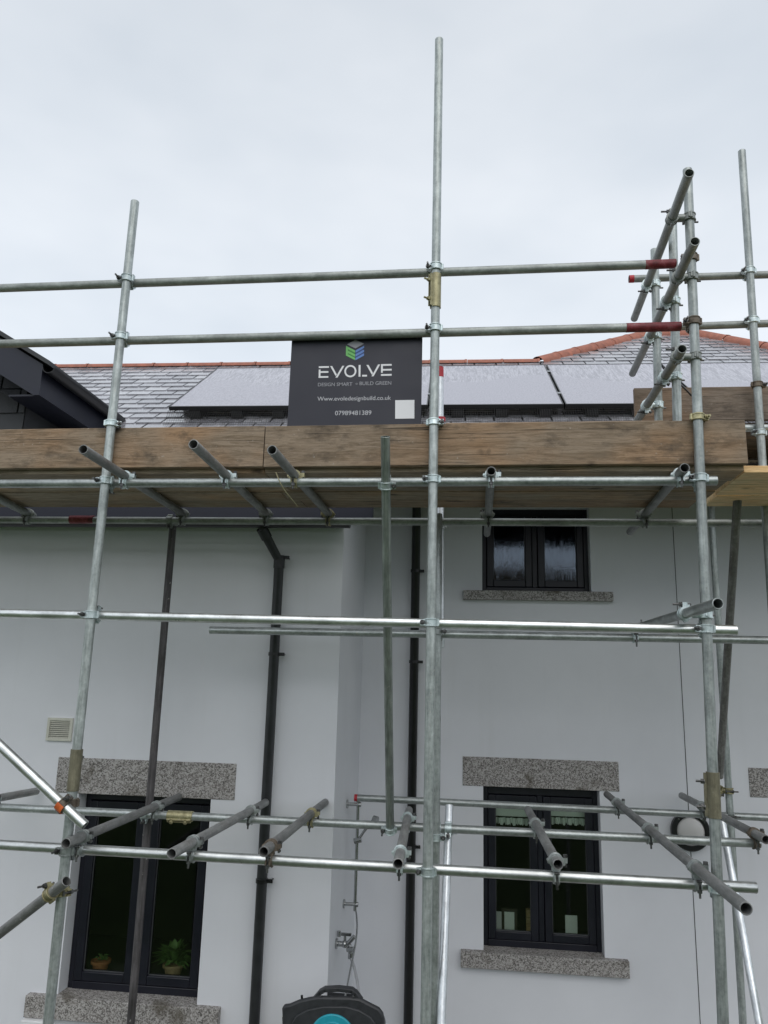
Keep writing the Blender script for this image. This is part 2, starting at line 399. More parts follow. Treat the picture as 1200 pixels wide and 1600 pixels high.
def grassmat():
    m, t, p = mat_new('lawn'); c = coords(t, (1, 1, 1), False)
    n = noise(t, c, 1.5, 8, .7); n2 = noise(t, c, 60, 3, .7)
    cc = mixc(t, ramp(t, [(.3, (.035, .065, .018)), (.7, (.075, .125, .035))], n), ramp(t, [(.3, (.6, .6, .6)), (.7, (1.2, 1.2, 1.2))], n2), 1, 'MULTIPLY')
    t.links.new(cc, p.inputs['Base Color']); p.inputs['Roughness'].default_value = .9; bump(t, n2, p, .8, .02); return m
M_grass = grassmat()
M_pave = plain('grey paving', (.24, .235, .22), .85, 0, .25, 6)
M_hedge = plain('hedge leaves', (.035, .07, .02), .8, 0, .4, 3)

# ------------------------------------------------------------------ ground
g = MB()
ys = [-150, -60, -20, -8, -4, -2, -1, 0, .4, .8, 1.2, 1.6, 2.0, 2.4, 2.8, 3.2, 3.6, 4, 5.0, 6, 8, 14, 40, 200]
xs = [-200, -60, -20, -10, -6, -4, -2, 0, 2, 4, 6, 10, 20, 60, 200]
def gz(y):
    if y <= .6: return EYE-1.62
    if y >= 3.4: return 0.0
    k = (y-.6)/2.8; k = k*k*(3-2*k); return (EYE-1.62)*(1-k)
for y in ys:
    for x in xs: g.v.append(Vector((x, y, gz(y))))
nx = len(xs)
g.f = [(j*nx+i, j*nx+i+1, (j+1)*nx+i+1, (j+1)*nx+i) for j in range(len(ys)-1) for i in range(nx-1)]
tag(g.build('ground', M_grass), None, None, kind='structure')
g = MB(); g.add([(-8, 3.9, .004), (8, 3.9, .004), (8, 6.6, .004), (-8, 6.6, .004)], [(0, 1, 2, 3)])
tag(g.build('path', M_pave, smooth=False), None, None, kind='structure')

# ------------------------------------------------------------------ the house
YL, YR, XC = 5.35, 6.50, -0.897        # wall faces and the corner between them
house = thing('white_rendered_house', 'white rendered house with slate roof, navy windows and granite lintels behind the scaffold', 'house', (0, YL, 0))
def z(v): return v+EYE
LW = dict(x0=-2.675, x1=-1.737, z0=z(-2.06), z1=z(-.812))
RWs = [dict(x0=.100, x1=.998, z0=z(-1.985), z1=z(-.800)), dict(x0=.095, x1=.985, z0=z(.745), z1=z(1.47)),
       dict(x0=2.28, x1=3.18, z0=z(-1.985), z1=z(-.800))]
def wall_with_holes(mb, x0, x1, z0, z1, y, th, holes):
    xs = sorted({x0, x1, *[h['x0'] for h in holes], *[h['x1'] for h in holes]})
    zs = sorted({z0, z1, *[h['z0'] for h in holes], *[h['z1'] for h in holes]})
    def hole(xm, zm): return any(h['x0'] < xm < h['x1'] and h['z0'] < zm < h['z1'] for h in holes)
    for i in range(len(xs)-1):
        for j in range(len(zs)-1):
            if hole((xs[i]+xs[i+1])/2, (zs[j]+zs[j+1])/2): continue
            for yy in (y, y+th): mb.add([(xs[i], yy, zs[j]), (xs[i+1], yy, zs[j]), (xs[i+1], yy, zs[j+1]), (xs[i], yy, zs[j+1])], [(0, 1, 2, 3)])
    for h in holes:
        a, b, c, d = h['x0'], h['x1'], h['z0'], h['z1']
        for q in (((a,c),(a,d)), ((b,c),(b,d)), ((a,c),(b,c)), ((a,d),(b,d))):
            (u0, w0), (u1, w1) = q
            mb.add([(u0, y, w0), (u1, y, w1), (u1, y+th, w1), (u0, y+th, w0)], [(0, 1, 2, 3)])
TOPL = z(1.10)
mb = MB(); wall_with_holes(mb, -6.5, XC, 0, TOPL, YL, .28, [LW])
mb.add([(-6.5, YL, TOPL), (XC, YL, TOPL), (XC, YL+.28, TOPL), (-6.5, YL+.28, TOPL)], [(0, 1, 2, 3)])
mb.build('wall', M_wall, house, smooth=False, recalc=False)
mb = MB(); mb.add([(XC, YL, 0), (XC, YR, 0), (XC, YR, z(1.95)), (XC, YL, TOPL)], [(0, 1, 2, 3)])
mb.add([(XC-.25, YL+.28, 0), (XC-.25, YR, 0), (XC-.25, YR, z(1.9)), (XC-.25, YL+.28, TOPL)], [(0, 1, 2, 3)])
mb.build('side_wall', M_wall, house, smooth=False, recalc=False)
mb = MB(); wall_with_holes(mb, XC-.25, 6.5, 0, z(1.95), YR, .28, RWs)
mb.build('wall', M_wall, house, smooth=False, recalc=False)
# rooms behind the windows
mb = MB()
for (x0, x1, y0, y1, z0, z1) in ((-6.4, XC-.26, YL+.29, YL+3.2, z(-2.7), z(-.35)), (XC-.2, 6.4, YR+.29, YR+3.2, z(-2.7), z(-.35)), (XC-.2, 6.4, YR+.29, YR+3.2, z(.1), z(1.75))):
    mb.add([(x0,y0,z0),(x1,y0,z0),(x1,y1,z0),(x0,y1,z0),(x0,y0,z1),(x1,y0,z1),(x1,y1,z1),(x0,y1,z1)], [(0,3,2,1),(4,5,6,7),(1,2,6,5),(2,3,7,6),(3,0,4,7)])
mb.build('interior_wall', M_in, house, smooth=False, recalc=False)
# movement joint in the render
mb = MB(); mb.box((1.657, YR-.002, 0), (1.662, YR+.01, z(1.9))); mb.build('movement_joint', M_pvc, house)

def window(h, y, wet=False, rev=.12, top=.055):
    x0, x1, z0, z1 = h['x0'], h['x1'], h['z0'], h['z1']; yf = y+rev
    wd = thing('window', None, None, ((x0+x1)/2, yf, z0), parent=house)
    f = MB(); fw = .038
    f.box((x0, yf, z0), (x0+fw, yf+.07, z1)); f.box((x1-fw, yf, z0), (x1, yf+.07, z1))
    f.box((x0+fw, yf, z1-top), (x1-fw, yf+.07, z1)); f.box((x0+fw, yf-.012, z0), (x1-fw, yf+.07, z0+.05))
    xm = (x0+x1)/2; f.box((xm-.022, yf+.001, z0+.05), (xm+.022, yf+.07, z1-top))
    f.build('frame', M_frame, wd, bevel=.004)
    for a, b in ((x0+fw+.003, xm-.025), (xm+.025, x1-fw-.003)):
        s = MB(); c, d = z0+.053, z1-top-.003; ys, ye = yf-.014, yf+.05; sw, st = .056, .057
        s.box((a, ys, c), (a+sw, ye, d)); s.box((b-sw, ys, c), (b, ye, d)); s.box((a+sw, ys, c), (b-sw, ye, c+st)); s.box((a+sw, ys, d-st), (b-sw, ye, d))
        s.build('sash', M_frame, wd, bevel=.005)
        q = MB(); q.box((a+sw-.004, yf+.012, c+st-.004), (b-sw+.004, yf+.016, d-st+.004)); q.build('pane', M_glasswet if wet else M_glass, wd, smooth=False)
        k = MB()     # thin grey glazing bead
        for (p, q_) in (((a+sw, c+st-.001), (b-sw, c+st+.005)), ((a+sw, d-st-.005), (b-sw, d-st+.001)), ((a+sw-.001, c+st), (a+sw+.005, d-st)), ((b-sw-.005, c+st), (b-sw+.001, d-st))):
            k.box((p[0], yf+.004, p[1]), (q_[0], yf+.0115, q_[1]))
        k.build('glazing_bead', M_gasket, wd, smooth=False)
    return wd
M_gasket = plain('grey glazing bead', (.07, .075, .08), .4, 0, .1, 5)
window(LW, YL); window(RWs[0], YR, top=.07); window(RWs[1], YR, wet=True, top=.06); window(RWs[2], YR)
def slab(name, x0, x1, z0, z1, y0, y1, mat=M_gran, slope=0):
    mb = MB(); nxx = 14
    for i in range(nxx):       # rough sawn faces: several short lengths with a wandering arris
        pass
    mb.box((x0, y0, z0), (x1, y1, z1))
    if slope:
        for v in mb.v:
            if abs(v.z-z1) < 1e-6 and abs(v.y-y0) < 1e-6: v.z -= slope
    return mb.build(name, mat, house, bevel=.004)
slab('lintel', -2.846, -1.574, z(-.812), z(-.578), YL-.006, YL+.115)
slab('sill', -2.868, -1.578, z(-2.185), z(-2.056), YL-.055, YL+.119)
slab('lintel', -.062, 1.149, z(-.800), z(-.578), YR-.006, YR+.115)
slab('sill', -.072, 1.165, z(-2.095), z(-1.982), YR-.06, YR+.119)
slab('sill', -.062, 1.150, z(.672), z(.748), YR-.055, YR+.119, M_gran2)
slab('lintel', 2.118, 3.34, z(-.800), z(-.586), YR-.006, YR+.115, M_gran2)
slab('sill', 2.27, 3.19, z(-2.095), z(-1.982), YR-.06, YR+.119)
# air vent
av = MB(); a, b = PY(77, 1121, YL), PY(112, 1158, YL)
av.box((a.x, YL-.018, b.z), (a.x+.018, YL, a.z)); av.box((b.x-.018, YL-.018, b.z), (b.x, YL, a.z)); av.box((a.x+.018, YL-.018, a.z-.018), (b.x-.018, YL, a.z)); av.box((a.x+.018, YL-.018, b.z), (b.x-.018, YL, b.z+.018))
nl = 9
for i in range(nl):
    zz = b.z+.018+(a.z-b.z-.036)*(i+.5)/nl
    av.add([(a.x+.018, YL-.016, zz-.006), (b.x-.018, YL-.016, zz-.006), (b.x-.018, YL-.004, zz+.004), (a.x+.018, YL-.004, zz+.004)], [(0, 1, 2, 3)])
tag(av.build('air_vent', M_cream, house, smooth=False, recalc=False), None, None)
ab = MB(); ab.box((a.x+.01, YL-.003, b.z+.01), (b.x-.01, YL+.001, a.z-.01)); ab.build('vent_backing', M_pvc, house)

# ------------------------------------------------------------------ roof (turned a touch from the wall line, as surveyed)
PIT, ROT = R(35.5), R(1.3)
U = Vector((math.cos(ROT), math.sin(ROT), 0)); Vv = Vector((-math.sin(ROT)*math.cos(PIT), math.cos(ROT)*math.cos(PIT), math.sin(PIT))); Wn = U.cross(Vv)
P0 = PZ(672, 633, 2.33)            # bottom joint of two panels
RP = P0-Wn*.125                     # roof surface under it
def rp_(u, v, h=0): return RP+U*u+Vv*v+Wn*h
roof = thing('roof', None, None, tuple(RP), parent=house)
RIDGE = 2.24
def top_at(u):                       # upper edge of the slates along the roof (the taller hipped part on the right)
    if u < 1.16: return RIDGE
    if u < 2.62: return RIDGE+(u-1.16)/(2.62-1.16)*1.50
    if u < 3.25: return RIDGE+1.54
    return RIDGE+1.54-(u-3.25)*1.66
sl = MB(); tints = []
gauge, sw = .167, .243; v = -1.45; row = 0
while v < RIDGE+1.6:
    u = -6.5+(row % 2)*sw/2
    while u < 5.2:
        um = u+sw/2
        if v+gauge*.3 < min(top_at(u+.01), top_at(u+sw-.01)) and not (um < -.55-2.4 and False):
            gp = .012+random.random()*.006; h1 = .012+random.random()*.004; L = gauge*1.25; vt = min(v+L, max(top_at(um), v+.05)); dv = random.uniform(-.004, .004)
            ua, ub = u+gp/2, u+sw-gp/2
            low = [rp_(ua, v+dv, .001), rp_(ub, v+dv, .001), rp_(ub, v+dv, h1), rp_(ua, v+dv, h1), rp_(ub, vt, .003), rp_(ua, vt, .003)]
            sl.add(low, [(0, 1, 2, 3), (3, 2, 4, 5), (0, 3, 5), (1, 4, 2)]); tints += [random.random()]*4
        u += sw
    v += gauge; row += 1
so_ = sl.build('slate_covering', M_slate, roof, smooth=False, recalc=False)
ca = so_.data.color_attributes.new('tint', 'FLOAT_COLOR', 'CORNER')
for pl, tn in zip(so_.data.polygons, tints):
    for li in pl.loop_indices: ca.data[li].color = (tn, tn, tn, 1)
# deck under the slates, back slope and the hipped part's other faces
dk = MB()
A = [(-6.5, -1.45), (5.2, -1.45), (5.2, .55), (3.25, RIDGE+1.54), (2.62, RIDGE+1.50), (1.16, RIDGE), (-6.5, RIDGE)]
dk.add([rp_(u, v, -.002) for u, v in A], [tuple(range(7))])
def back(u, v, d, dz): q = rp_(u, v, 0); return Vector((q.x, q.y+d, q.z-dz))
dk.add([rp_(-6.5, RIDGE, -.002), rp_(1.16, RIDGE, -.002), back(1.16, RIDGE, 3.4, 2.4), back(-6.5, RIDGE, 3.4, 2.4)], [(0, 1, 2, 3)])
dk.add([rp_(2.62, RIDGE+1.5, -.002), rp_(3.25, RIDGE+1.54, -.002), back(3.25, RIDGE+1.5, 4.5, 3.3), back(2.0, RIDGE, 4.5, 2.4)], [(0, 1, 2, 3)])
dk.add([rp_(2.62, RIDGE+1.5, -.002), rp_(1.16, RIDGE, -.002), back(1.16, RIDGE, 3.4, 1.5), back(2.0, RIDGE, 4.5, 2.4)], [(0, 1, 2, 3)])
dk.add([rp_(3.25, RIDGE+1.54, -.002), rp_(5.2, .55, -.002), back(5.2, .55, 4.5, .6), back(3.25, RIDGE+1.5, 4.5, 3.3)], [(0, 1, 2, 3)])
dk.build('roof_deck', M_gap, roof, smooth=False, recalc=False)
# ridge and hip tiles
def ridge_run(mb, p, q, n, up, rr=.075):
    d = (q-p)/n
    for i in range(n):
        a = p+d*i; b = p+d*(i+1)-d*.012; dn = d.normalized()
        side = dn.cross(up).normalized(); uu = side.cross(dn)
        k = 10; r0, r1 = rr, rr*1.0; vv = []
        for s_, r_ in ((0, r0), (.5, r0), (.93, r0), (.935, r0+.005), (1, r0+.005)):
            c = a+(b-a)*s_
            vv += [c+side*math.cos(t)*r_*1.15+uu*(math.sin(t)*r_-.03) for t in [math.pi*j/k for j in range(k+1)]]
        mb.add(vv, [(r*(k+1)+j, r*(k+1)+j+1, (r+1)*(k+1)+j+1, (r+1)*(k+1)+j) for r in range(4) for j in range(k)])
rt = MB()
ridge_run(rt, rp_(-6.5, RIDGE, 0), rp_(1.16, RIDGE, 0), 19, Vector((0, 0, 1)), .062)
ridge_run(rt, rp_(1.14, RIDGE, .01), rp_(2.62, RIDGE+1.50, .01), 6, Wn, .08)
ridge_run(rt, rp_(2.60, RIDGE+1.50, .01), rp_(3.28, RIDGE+1.54, .01), 2, Wn, .08)
ridge_run(rt, rp_(3.25, RIDGE+1.54, .01), rp_(5.2, .55, .01), 7, Wn, .085)
rt.build('ridge_tiles', M_terra, roof, recalc=False)
# left eave: fascia and half round gutter
fx = PY(583, 802, 5.16).x; gx = PY(545, 824, 5.10).x
f = MB(); f.box((-6.5, 5.16, z(1.07)), (fx, 5.182, z(1.25))); f.box((-6.5, 5.182, z(1.07)), (XC, YL+.02, z(1.085)))
f.build('fascia', M_fascia, house, bevel=.002)
gt = MB(); gt.shell((-6.5, 5.10, z(1.058)), (gx, 5.10, z(1.058)), .052, .056, 14, math.pi*.5, math.pi*1.5, up=(0, 0, 1))
gt.prism([(gx, 5.10+.056*math.cos(t), z(1.058)-.056*math.sin(t)) for t in [math.pi*i/12 for i in range(13)]], (.006, 0, 0))
gt.build('gutter', M_black, house)
# right eave
gt = MB(); gt.shell((XC-.1, 6.22, z(1.96)), (6.5, 6.22, z(1.96)), .052, .056, 14, math.pi*.5, math.pi*1.5, up=(0, 0, 1)); gt.build('gutter', M_black, house)
f = MB(); f.box((XC-.1, 6.28, z(1.93)), (6.5, 6.30, z(2.08))); f.box((XC-.1, 6.30, z(1.93)), (6.5, YR, z(1.945))); f.build('fascia', M_fascia, house)
# downpipes
def downpipe(pts, brk, side, mat, r=.034):
    o = thing('downpipe', None, None, tuple(pts[-1]), parent=house)
    p = MB(); p.tube_path(pts, r, 18)
    for a, d in ((pts[1], pts[2]-pts[1]), (pts[2], pts[3]-pts[2])):
        d = d.normalized(); p.cyl(a-d*.03, a+d*.05, r+.005, 20)
    p.build('pipe', mat, o)
    for zb, x, y in brk:
        b = MB(); b.shell((x, y, zb-.012), (x, y, zb+.012), r, r+.006, 20)
        b.box((x+r*side, y-.008, zb-.011), (x+(r+.036)*side, y+.012, zb+.011)) if side > 0 else None
        b.cyl((x+(r+.024)*side, y-.02, zb), (x+(r+.024)*side, y+.06, zb), .006, 8)
        b.cyl((x, y+r, zb), (x, y+.075, zb), .01, 8)
        if r < .04 and side == 2: pass
        b.build('pipe_bracket', M_black, o)
x = -1.337; yy = 5.275
downpipe([Vector((x-.085, 5.11, z(1.05))), Vector((x-.085, 5.13, z(.98))), Vector((x, yy, z(.80))), Vector((x, yy, 0.05))],
         [(PY(438, 871, 5.275).z, x, yy), (PY(430, 1022, 5.275).z, x, yy), (PY(410, 1376, 5.275).z, x, yy)], 1, M_pvc)
x = -.459; yy = 6.43
downpipe([Vector((x, 6.23, z(1.92))), Vector((x, 6.25, z(1.86))), Vector((x, yy, z(1.62))), Vector((x, yy, 0.05))],
         [(PY(648, 1034, 6.43).z, x, yy), (PY(642, 1323, 6.43).z, x, yy), (z(.9), x, yy)], 1, M_black, .036)

# dormer at upper left, slate hung, with its own eave running back into the roof
dm = thing('dormer', None, None, (-3.6, 5.35, z(1.2)), parent=house)
DX = -3.068                            # outer lip of its gutter
cl = MB(); rowz = z(1.35); r_ = 0
while rowz < z(2.35):
    xx = -6.2-(r_ % 2)*.16
    while xx < -3.43:
        xe = min(xx+.31, -3.43)
        if xe > -6.2: cl.add([(max(xx, -6.2)+.002, 5.338, rowz), (xe-.002, 5.338, rowz), (xe-.002, 5.352, rowz+.21), (max(xx, -6.2)+.002, 5.352, rowz+.21), (max(xx, -6.2)+.002, 5.35, rowz), (xe-.002, 5.35, rowz)], [(0, 1, 2, 3), (0, 4, 5, 1)])
        xx += .32
    rowz += .2; r_ += 1
cl.build('slate_cladding', M_clad, dm, smooth=False, recalc=False)
dw = MB(); dw.box((-6.2, 5.36, z(1.3)), (-3.43, 7.2, z(2.4))); dw.build('dormer_wall', M_clad, dm, smooth=False)
sl_ = (2.482-2.235)/(-3.551+3.135)      # slope of its verge
def vz(x): return 2.235+sl_*(x+3.135)
bb = MB(); bb.prism([(-3.175, 5.1, z(1.998)), (-3.222, 5.1, z(1.998)), (-4.6, 5.1, z(1.998+(-4.6+3.222)*sl_*-1*-1)), (-4.6, 5.1, z(vz(-4.6)-.02)), (-3.175, 5.1, z(vz(-3.175)-.02))], (0, .022, 0))
bb.prism([(-4.6, 5.1, z(1.998+(-4.6+3.222)*sl_)), (-6.1, 5.1, z(1.998+(-4.6+3.222)*sl_-1.5*abs(sl_))), (-6.1, 5.1, z(vz(-4.6)-.02-1.5*abs(sl_))), (-4.6, 5.1, z(vz(-4.6)-.02))], (0, .022, 0))
bb.build('barge_board', M_fascia, dm, smooth=False)
sf = MB()       # boxed eave: fascia and soffit
sf.box((-3.197, 5.123, z(1.998)), (-3.175, 7.0, z(vz(-3.175)-.03))); sf.box((-3.43, 5.123, z(1.998)), (-3.197, 7.0, z(2.012)))
sf.add([(-3.43, 5.123, z(1.998)), (-3.43, 5.34, z(1.998)), (-4.6, 5.34, z(1.998-1.17*sl_)), (-4.6, 5.123, z(1.998-1.17*sl_))], [(0, 1, 2, 3)])
sf.build('eave_box', M_fascia, dm, smooth=False)
dg = MB(); dg.shell((-3.115, 5.08, z(2.21)), (-3.115, 6.9, z(2.21)), .044, .049, 14, math.pi*.5, math.pi*1.5, up=(0, 0, 1))
dg.build('gutter', M_black, dm)
dr = MB(); th = .035
for (xa, xb) in ((-3.10, -4.6), (-4.6, -6.15)):
    za = vz(-3.10) if xa == -3.10 else vz(-4.6); zb = vz(-4.6) if xb == -4.6 else vz(-3.05)
    dr.prism([(xa, 5.06, z(za)), (xb, 5.06, z(zb)), (xb, 5.06, z(zb+th)), (xa, 5.06, z(za+th))], (0, 3.2, 0))
dr.build('dormer_roof', M_clad, dm, smooth=False)

# ------------------------------------------------------------------ solar panels
pw = 1.135
for k, lab in enumerate(('misted solar panel at the left end of the row on the slate roof', 'solar panel directly behind the dark company sign board',
                         'solar panel with long wet runs just right of the sign and tallest pole', 'solar panel below the rising orange hip tiles', 'solar panel at the right end of the row behind the tall end poles')):
    u0 = -2.33+k*1.161 if k < 2 else (k-2)*1.145
    if k == 1: u0 = -1.155
    sp_ = thing('solar_panel', lab, 'solar panel', tuple(rp_(u0+.57, 0, .09)), group='solar panels in a row on the roof')
    fr = MB(); L = 1.54; a, b = u0+.006, u0+pw
    def slabf(ua, ub, va, vb, h0, h1):
        fr.add([rp_(ua, va, h0), rp_(ub, va, h0), rp_(ub, vb, h0), rp_(ua, vb, h0), rp_(ua, va, h1), rp_(ub, va, h1), rp_(ub, vb, h1), rp_(ua, vb, h1)],
               [(0,3,2,1),(4,5,6,7),(0,1,5,4),(1,2,6,5),(2,3,7,6),(3,0,4,7)])
    slabf(a, b, 0, .014, .09, .127); slabf(a, b, L-.014, L, .09, .127); slabf(a, a+.010, .014, L-.014, .09, .127); slabf(b-.010, b, .014, L-.014, .09, .127)
    slabf(a+.012, b-.012, .014, L-.014, .092, .10)
    fr.build('frame', M_black, sp_, smooth=False)
    Mx = Matrix.Translation(rp_(a, 0, .124)) @ Matrix((tuple(U)+(0,), tuple(Vv)+(0,), tuple(Wn)+(0,), (0, 0, 0, 1))).transposed().to_4x4()
    q = MB(); q.add([Mx @ Vector(c) for c in ((.010, .014, 0), (b-a-.010, .014, 0), (b-a-.010, L-.014, 0), (.010, L-.014, 0))], [(0, 1, 2, 3)])
    q.build('glass', M_panel, sp_, smooth=False, recalc=False, M=Mx)
    for vv_ in (.35, 1.2):
        rl = MB()
        fr2 = [rp_(a, vv_, .02), rp_(b, vv_, .02), rp_(b, vv_+.04, .02), rp_(a, vv_+.04, .02), rp_(a, vv_, .088), rp_(b, vv_, .088), rp_(b, vv_+.04, .088), rp_(a, vv_+.04, .088)]
        rl.add(fr2, [(0,3,2,1),(4,5,6,7),(0,1,5,4),(1,2,6,5),(2,3,7,6),(3,0,4,7)]); rl.build('mounting_rail', M_black, sp_, smooth=False)
    for uu in (a+.18, a+.56, b-.2):
        rl = MB()
        fr2 = [rp_(uu, .0, .012), rp_(uu+.10, .0, .012), rp_(uu+.10, .34, .012), rp_(uu, .34, .012), rp_(uu, 0.0, .085), rp_(uu+.10, 0.0, .085), rp_(uu+.10, .34, .085), rp_(uu, .34, .085)]
        rl.add(fr2, [(0,3,2,1),(4,5,6,7),(0,1,5,4),(1,2,6,5),(2,3,7,6),(3,0,4,7)]); rl.build('roof_hook', M_black, sp_, smooth=False)
    bm_ = MB(); n = 56
    for i in range(n+1):
        uu = a+(b-a)*i/n; bm_.cyl(rp_(uu, .004, .10), rp_(uu, -.20, .004), .0011, 4, False)
    for i in range(1, 9): bm_.cyl(rp_(a, .004-.204*i/9, .10-.096*i/9), rp_(b, .004-.204*i/9, .10-.096*i/9), .0011, 4, False)
    if k == 0:
        for i in range(24): bm_.cyl(rp_(a-.002, .0-.02+.07*i, .10), rp_(a-.03, 0-.02+.07*i, .015), .0012, 4, False)
    bm_.build('bird_mesh', M_mesh, sp_, smooth=False)
    if k < 4:
        for vv_ in (.33, 1.18):
            cp = MB(); c = rp_(b+.005, vv_, .112); cp.add([c+U*i+Vv*j+Wn*h for h in (0, .022) for i, j in ((-.016, 0), (.016, 0), (.016, .05), (-.016, .05))], [(0,3,2,1),(4,5,6,7),(0,1,5,4),(1,2,6,5),(2,3,7,6),(3,0,4,7)])
            cp.build('clamp', M_chrome, sp_, smooth=False)

# ------------------------------------------------------------------ scaffold tubes and couplers
RO = .02415
class T: pass
def tube(name, label, p, q, mat, caps=None, group=None, cat='scaffold pole', r=RO):
    p = Vector(p); q = Vector(q); t = T(); t.p, t.q, t.d = p, q, (q-p).normalized()
    t.o = thing(name, label, cat, tuple(p), group=group)
    M = Matrix.Translation(p) @ t.d.to_track_quat('Z', 'X').to_matrix().to_4x4()
    L = (q-p).length; mb = MB(); n = 28
    # slight wall irregularity along the length so the highlights wander
    segs = max(2, int(L/.5)); vv = []; prof = []
    ch = .0015
    hs = [0, ch]+[L*i/segs for i in range(1, segs)]+[L-ch, L]
    bend = [(random.uniform(-1, 1)*.0003, random.uniform(-1, 1)*.0003) for _ in hs]
    rs = [r-ch]+[r]*(len(hs)-2)+[r-ch]
    for h, rr, (bx, by) in zip(hs, rs, bend):
        vv += [M @ Vector((bx+rr*math.cos(2*math.pi*i/n), by+rr*math.sin(2*math.pi*i/n), h)) for i in range(n)]
    k = len(hs); f = [(a*n+i, a*n+(i+1) % n, (a+1)*n+(i+1) % n, (a+1)*n+i) for a in range(k-1) for i in range(n)]
    ri = r-.004; o = len(vv)
    for h in (0, min(.5, L/2), L-min(.5, L/2), L): vv += [M @ Vector((ri*math.cos(2*math.pi*i/n), ri*math.sin(2*math.pi*i/n), h)) for i in range(n)]
    for a in range(3): f += [(o+a*n+(i+1) % n, o+a*n+i, o+(a+1)*n+i, o+(a+1)*n+(i+1) % n) for i in range(n)]
    f += [((i+1) % n, i, o+i, o+(i+1) % n) for i in range(n)]
    f += [((k-1)*n+i, (k-1)*n+(i+1) % n, o+3*n+(i+1) % n, o+3*n+i) for i in range(n)]
    mb.add(vv, f); mb.build('tube', mat, t.o, recalc=False, M=M)
    for (a, b, m_) in (caps or []):
        c = MB(); c.shell(p+t.d*a, p+t.d*b, r-.0002 if 1 else r, r+.0009, 28); c.build('painted_end', m_, t.o)
    return t
def closest(a, b):
    w0 = a.p-b.p; A = a.d.dot(b.d); D = 1-A*A
    s_ = (A*b.d.dot(w0)-a.d.dot(w0))/D; t_ = (b.d.dot(w0)-A*a.d.dot(w0))/D
    return a.p+a.d*s_, b.p+b.d*t_
def band(mb, bolts, c, d, n_, side, wdt=.040, tail=.06):
    bolt = MB(); bolts.append(bolt)
    s_ = d.cross(n_).normalized()*side
    h = wdt/2
    mb.shell(c-d*h, c+d*h, RO+.0003, RO+.0062, 26, up=n_, ch=.0015)
    for e in (-h, h-.007): mb.shell(c+d*e, c+d*(e+.007), RO+.004, RO+.0092, 26, up=n_, ch=.0012)
    def bx(c0, ds, dn, dd):
        M = Matrix((tuple(s_)+(0,), tuple(n_)+(0,), tuple(d)+(0,), (0, 0, 0, 1))).transposed(); M.translation = c0
        mb.box((-ds, -dn, -dd), (ds, dn, dd), M)
    # bolt lug: two cheeks, T bolt and nut
    for e in (-1, 1): bx(c+s_*(RO+.014)+d*e*h*.62+n_*.003, .014, .011, .0035)
    bx(c+s_*(RO+.008)-n_*.012, .010, .007, h*.75)
    bc = c+s_*(RO+.019)
    bolt.cyl(bc-n_*.022, bc+n_*(tail-.006), .0052, 12)
    bolt.cyl(bc+n_*.012, bc+n_*.0155, .0125, 16)
    bolt.cyl(bc+n_*.0155, bc+n_*.0275, .0105, 6)
    bolt.cyl(bc-d*.012-n_*.022, bc+d*.012-n_*.022, .006, 10)
    # hinge lug on the other side
    hc = c-s_*(RO+.010)+n_*.001
    mb.cyl(hc-d*h*.8, hc+d*h*.8, .0078, 12); bx(hc+s_*.004-n_*.008, .007, .006, h*.5)
    mb.cyl(hc-d*(h*.8+.003), hc+d*(h*.8+.003), .0042, 10)
def couple(a, b, mat=None, sa=1, sb=1, ta=.062, tb=.062, wdt=.040, label=None, bm=None):
    mat = mat or M_zinc
    A, B = closest(a, b); v = A-B; dist = v.length
    n_ = v.normalized()
    nb = n_
    n_a = (n_-a.d*a.d.dot(n_)).normalized(); n_b = (-(n_-b.d*b.d.dot(n_))).normalized()
    mb = MB(); bo = []
    band(mb, bo, A, a.d, n_a, sa, wdt, ta); band(mb, bo, B, b.d, n_b, sb, wdt, tb)
    gap = dist-2*RO
    if gap > .002:
        mid = (A+B)/2; mb.cyl(mid-nb*(gap/2+.006), mid+nb*(gap/2+.006), .017, 14)
        mb.cyl(mid-nb*(gap/2), mid+nb*(gap/2), .021, 14)
    c = mb.build('coupler', mat, a.o)
    for q in bo: q.build('bolt', bm or M_bolt, c)
    if label: c['label'] = label
    return c
def sleeve(t, px, py, mat, L=.19, up=None, openside=False, tail=.05, label=None):
    # external joint: find the point on the tube nearest the sight line
    d = ray(px, py).normalized(); cam_ = Vector((0, 0, EYE)); w0 = t.p-cam_; A = t.d.dot(d); D = 1-A*A
    s_ = (A*d.dot(w0)-t.d.dot(w0))/D; c = t.p+t.d*s_
    up = Vector(up or (-1, 0, 0)); up = (up-t.d*t.d.dot(up)).normalized(); sd_ = t.d.cross(up)
    mb = MB(); bs = []
    mb.shell(c-t.d*L/2, c+t.d*L/2, RO+.0003, RO+.0058, 26, R(20) if openside else R(12), R(340) if openside else R(348), up=up, ch=.001)
    for e in (-1, 1):
        M = Matrix((tuple(up)+(0,), tuple(sd_)+(0,), tuple(t.d)+(0,), (0, 0, 0, 1))).transposed(); M.translation = c+up*(RO+.008)+sd_*e*.009
        mb.box((-.008, -.0025, -L*.47), (.008, .0025, L*.47), M)
    for k in (-.28, .28):
        bo = MB(); bs.append(bo); bc = c+t.d*L*k; bo.cyl(bc+up*(RO-.005), bc+up*(RO+tail), .0055, 12); bo.cyl(bc+up*(RO+.016), bc+up*(RO+.029), .0115, 6); bo.cyl(bc+up*(RO+.0125), bc+up*(RO+.016), .015, 16)
    o = mb.build('joint_sleeve', mat, t.o)
    for q in bs: q.build('bolt', M_bolt if mat is not M_brass else M_brass, o)
    if label: o['label'] = label
    return o

YF, YS, YI = 3.935, 3.88, 4.90         # front ledgers, front standards, inner ledgers
def YP(a, b, Y): return PY(a[0], a[1], Y), PY(b[0], b[1], Y)
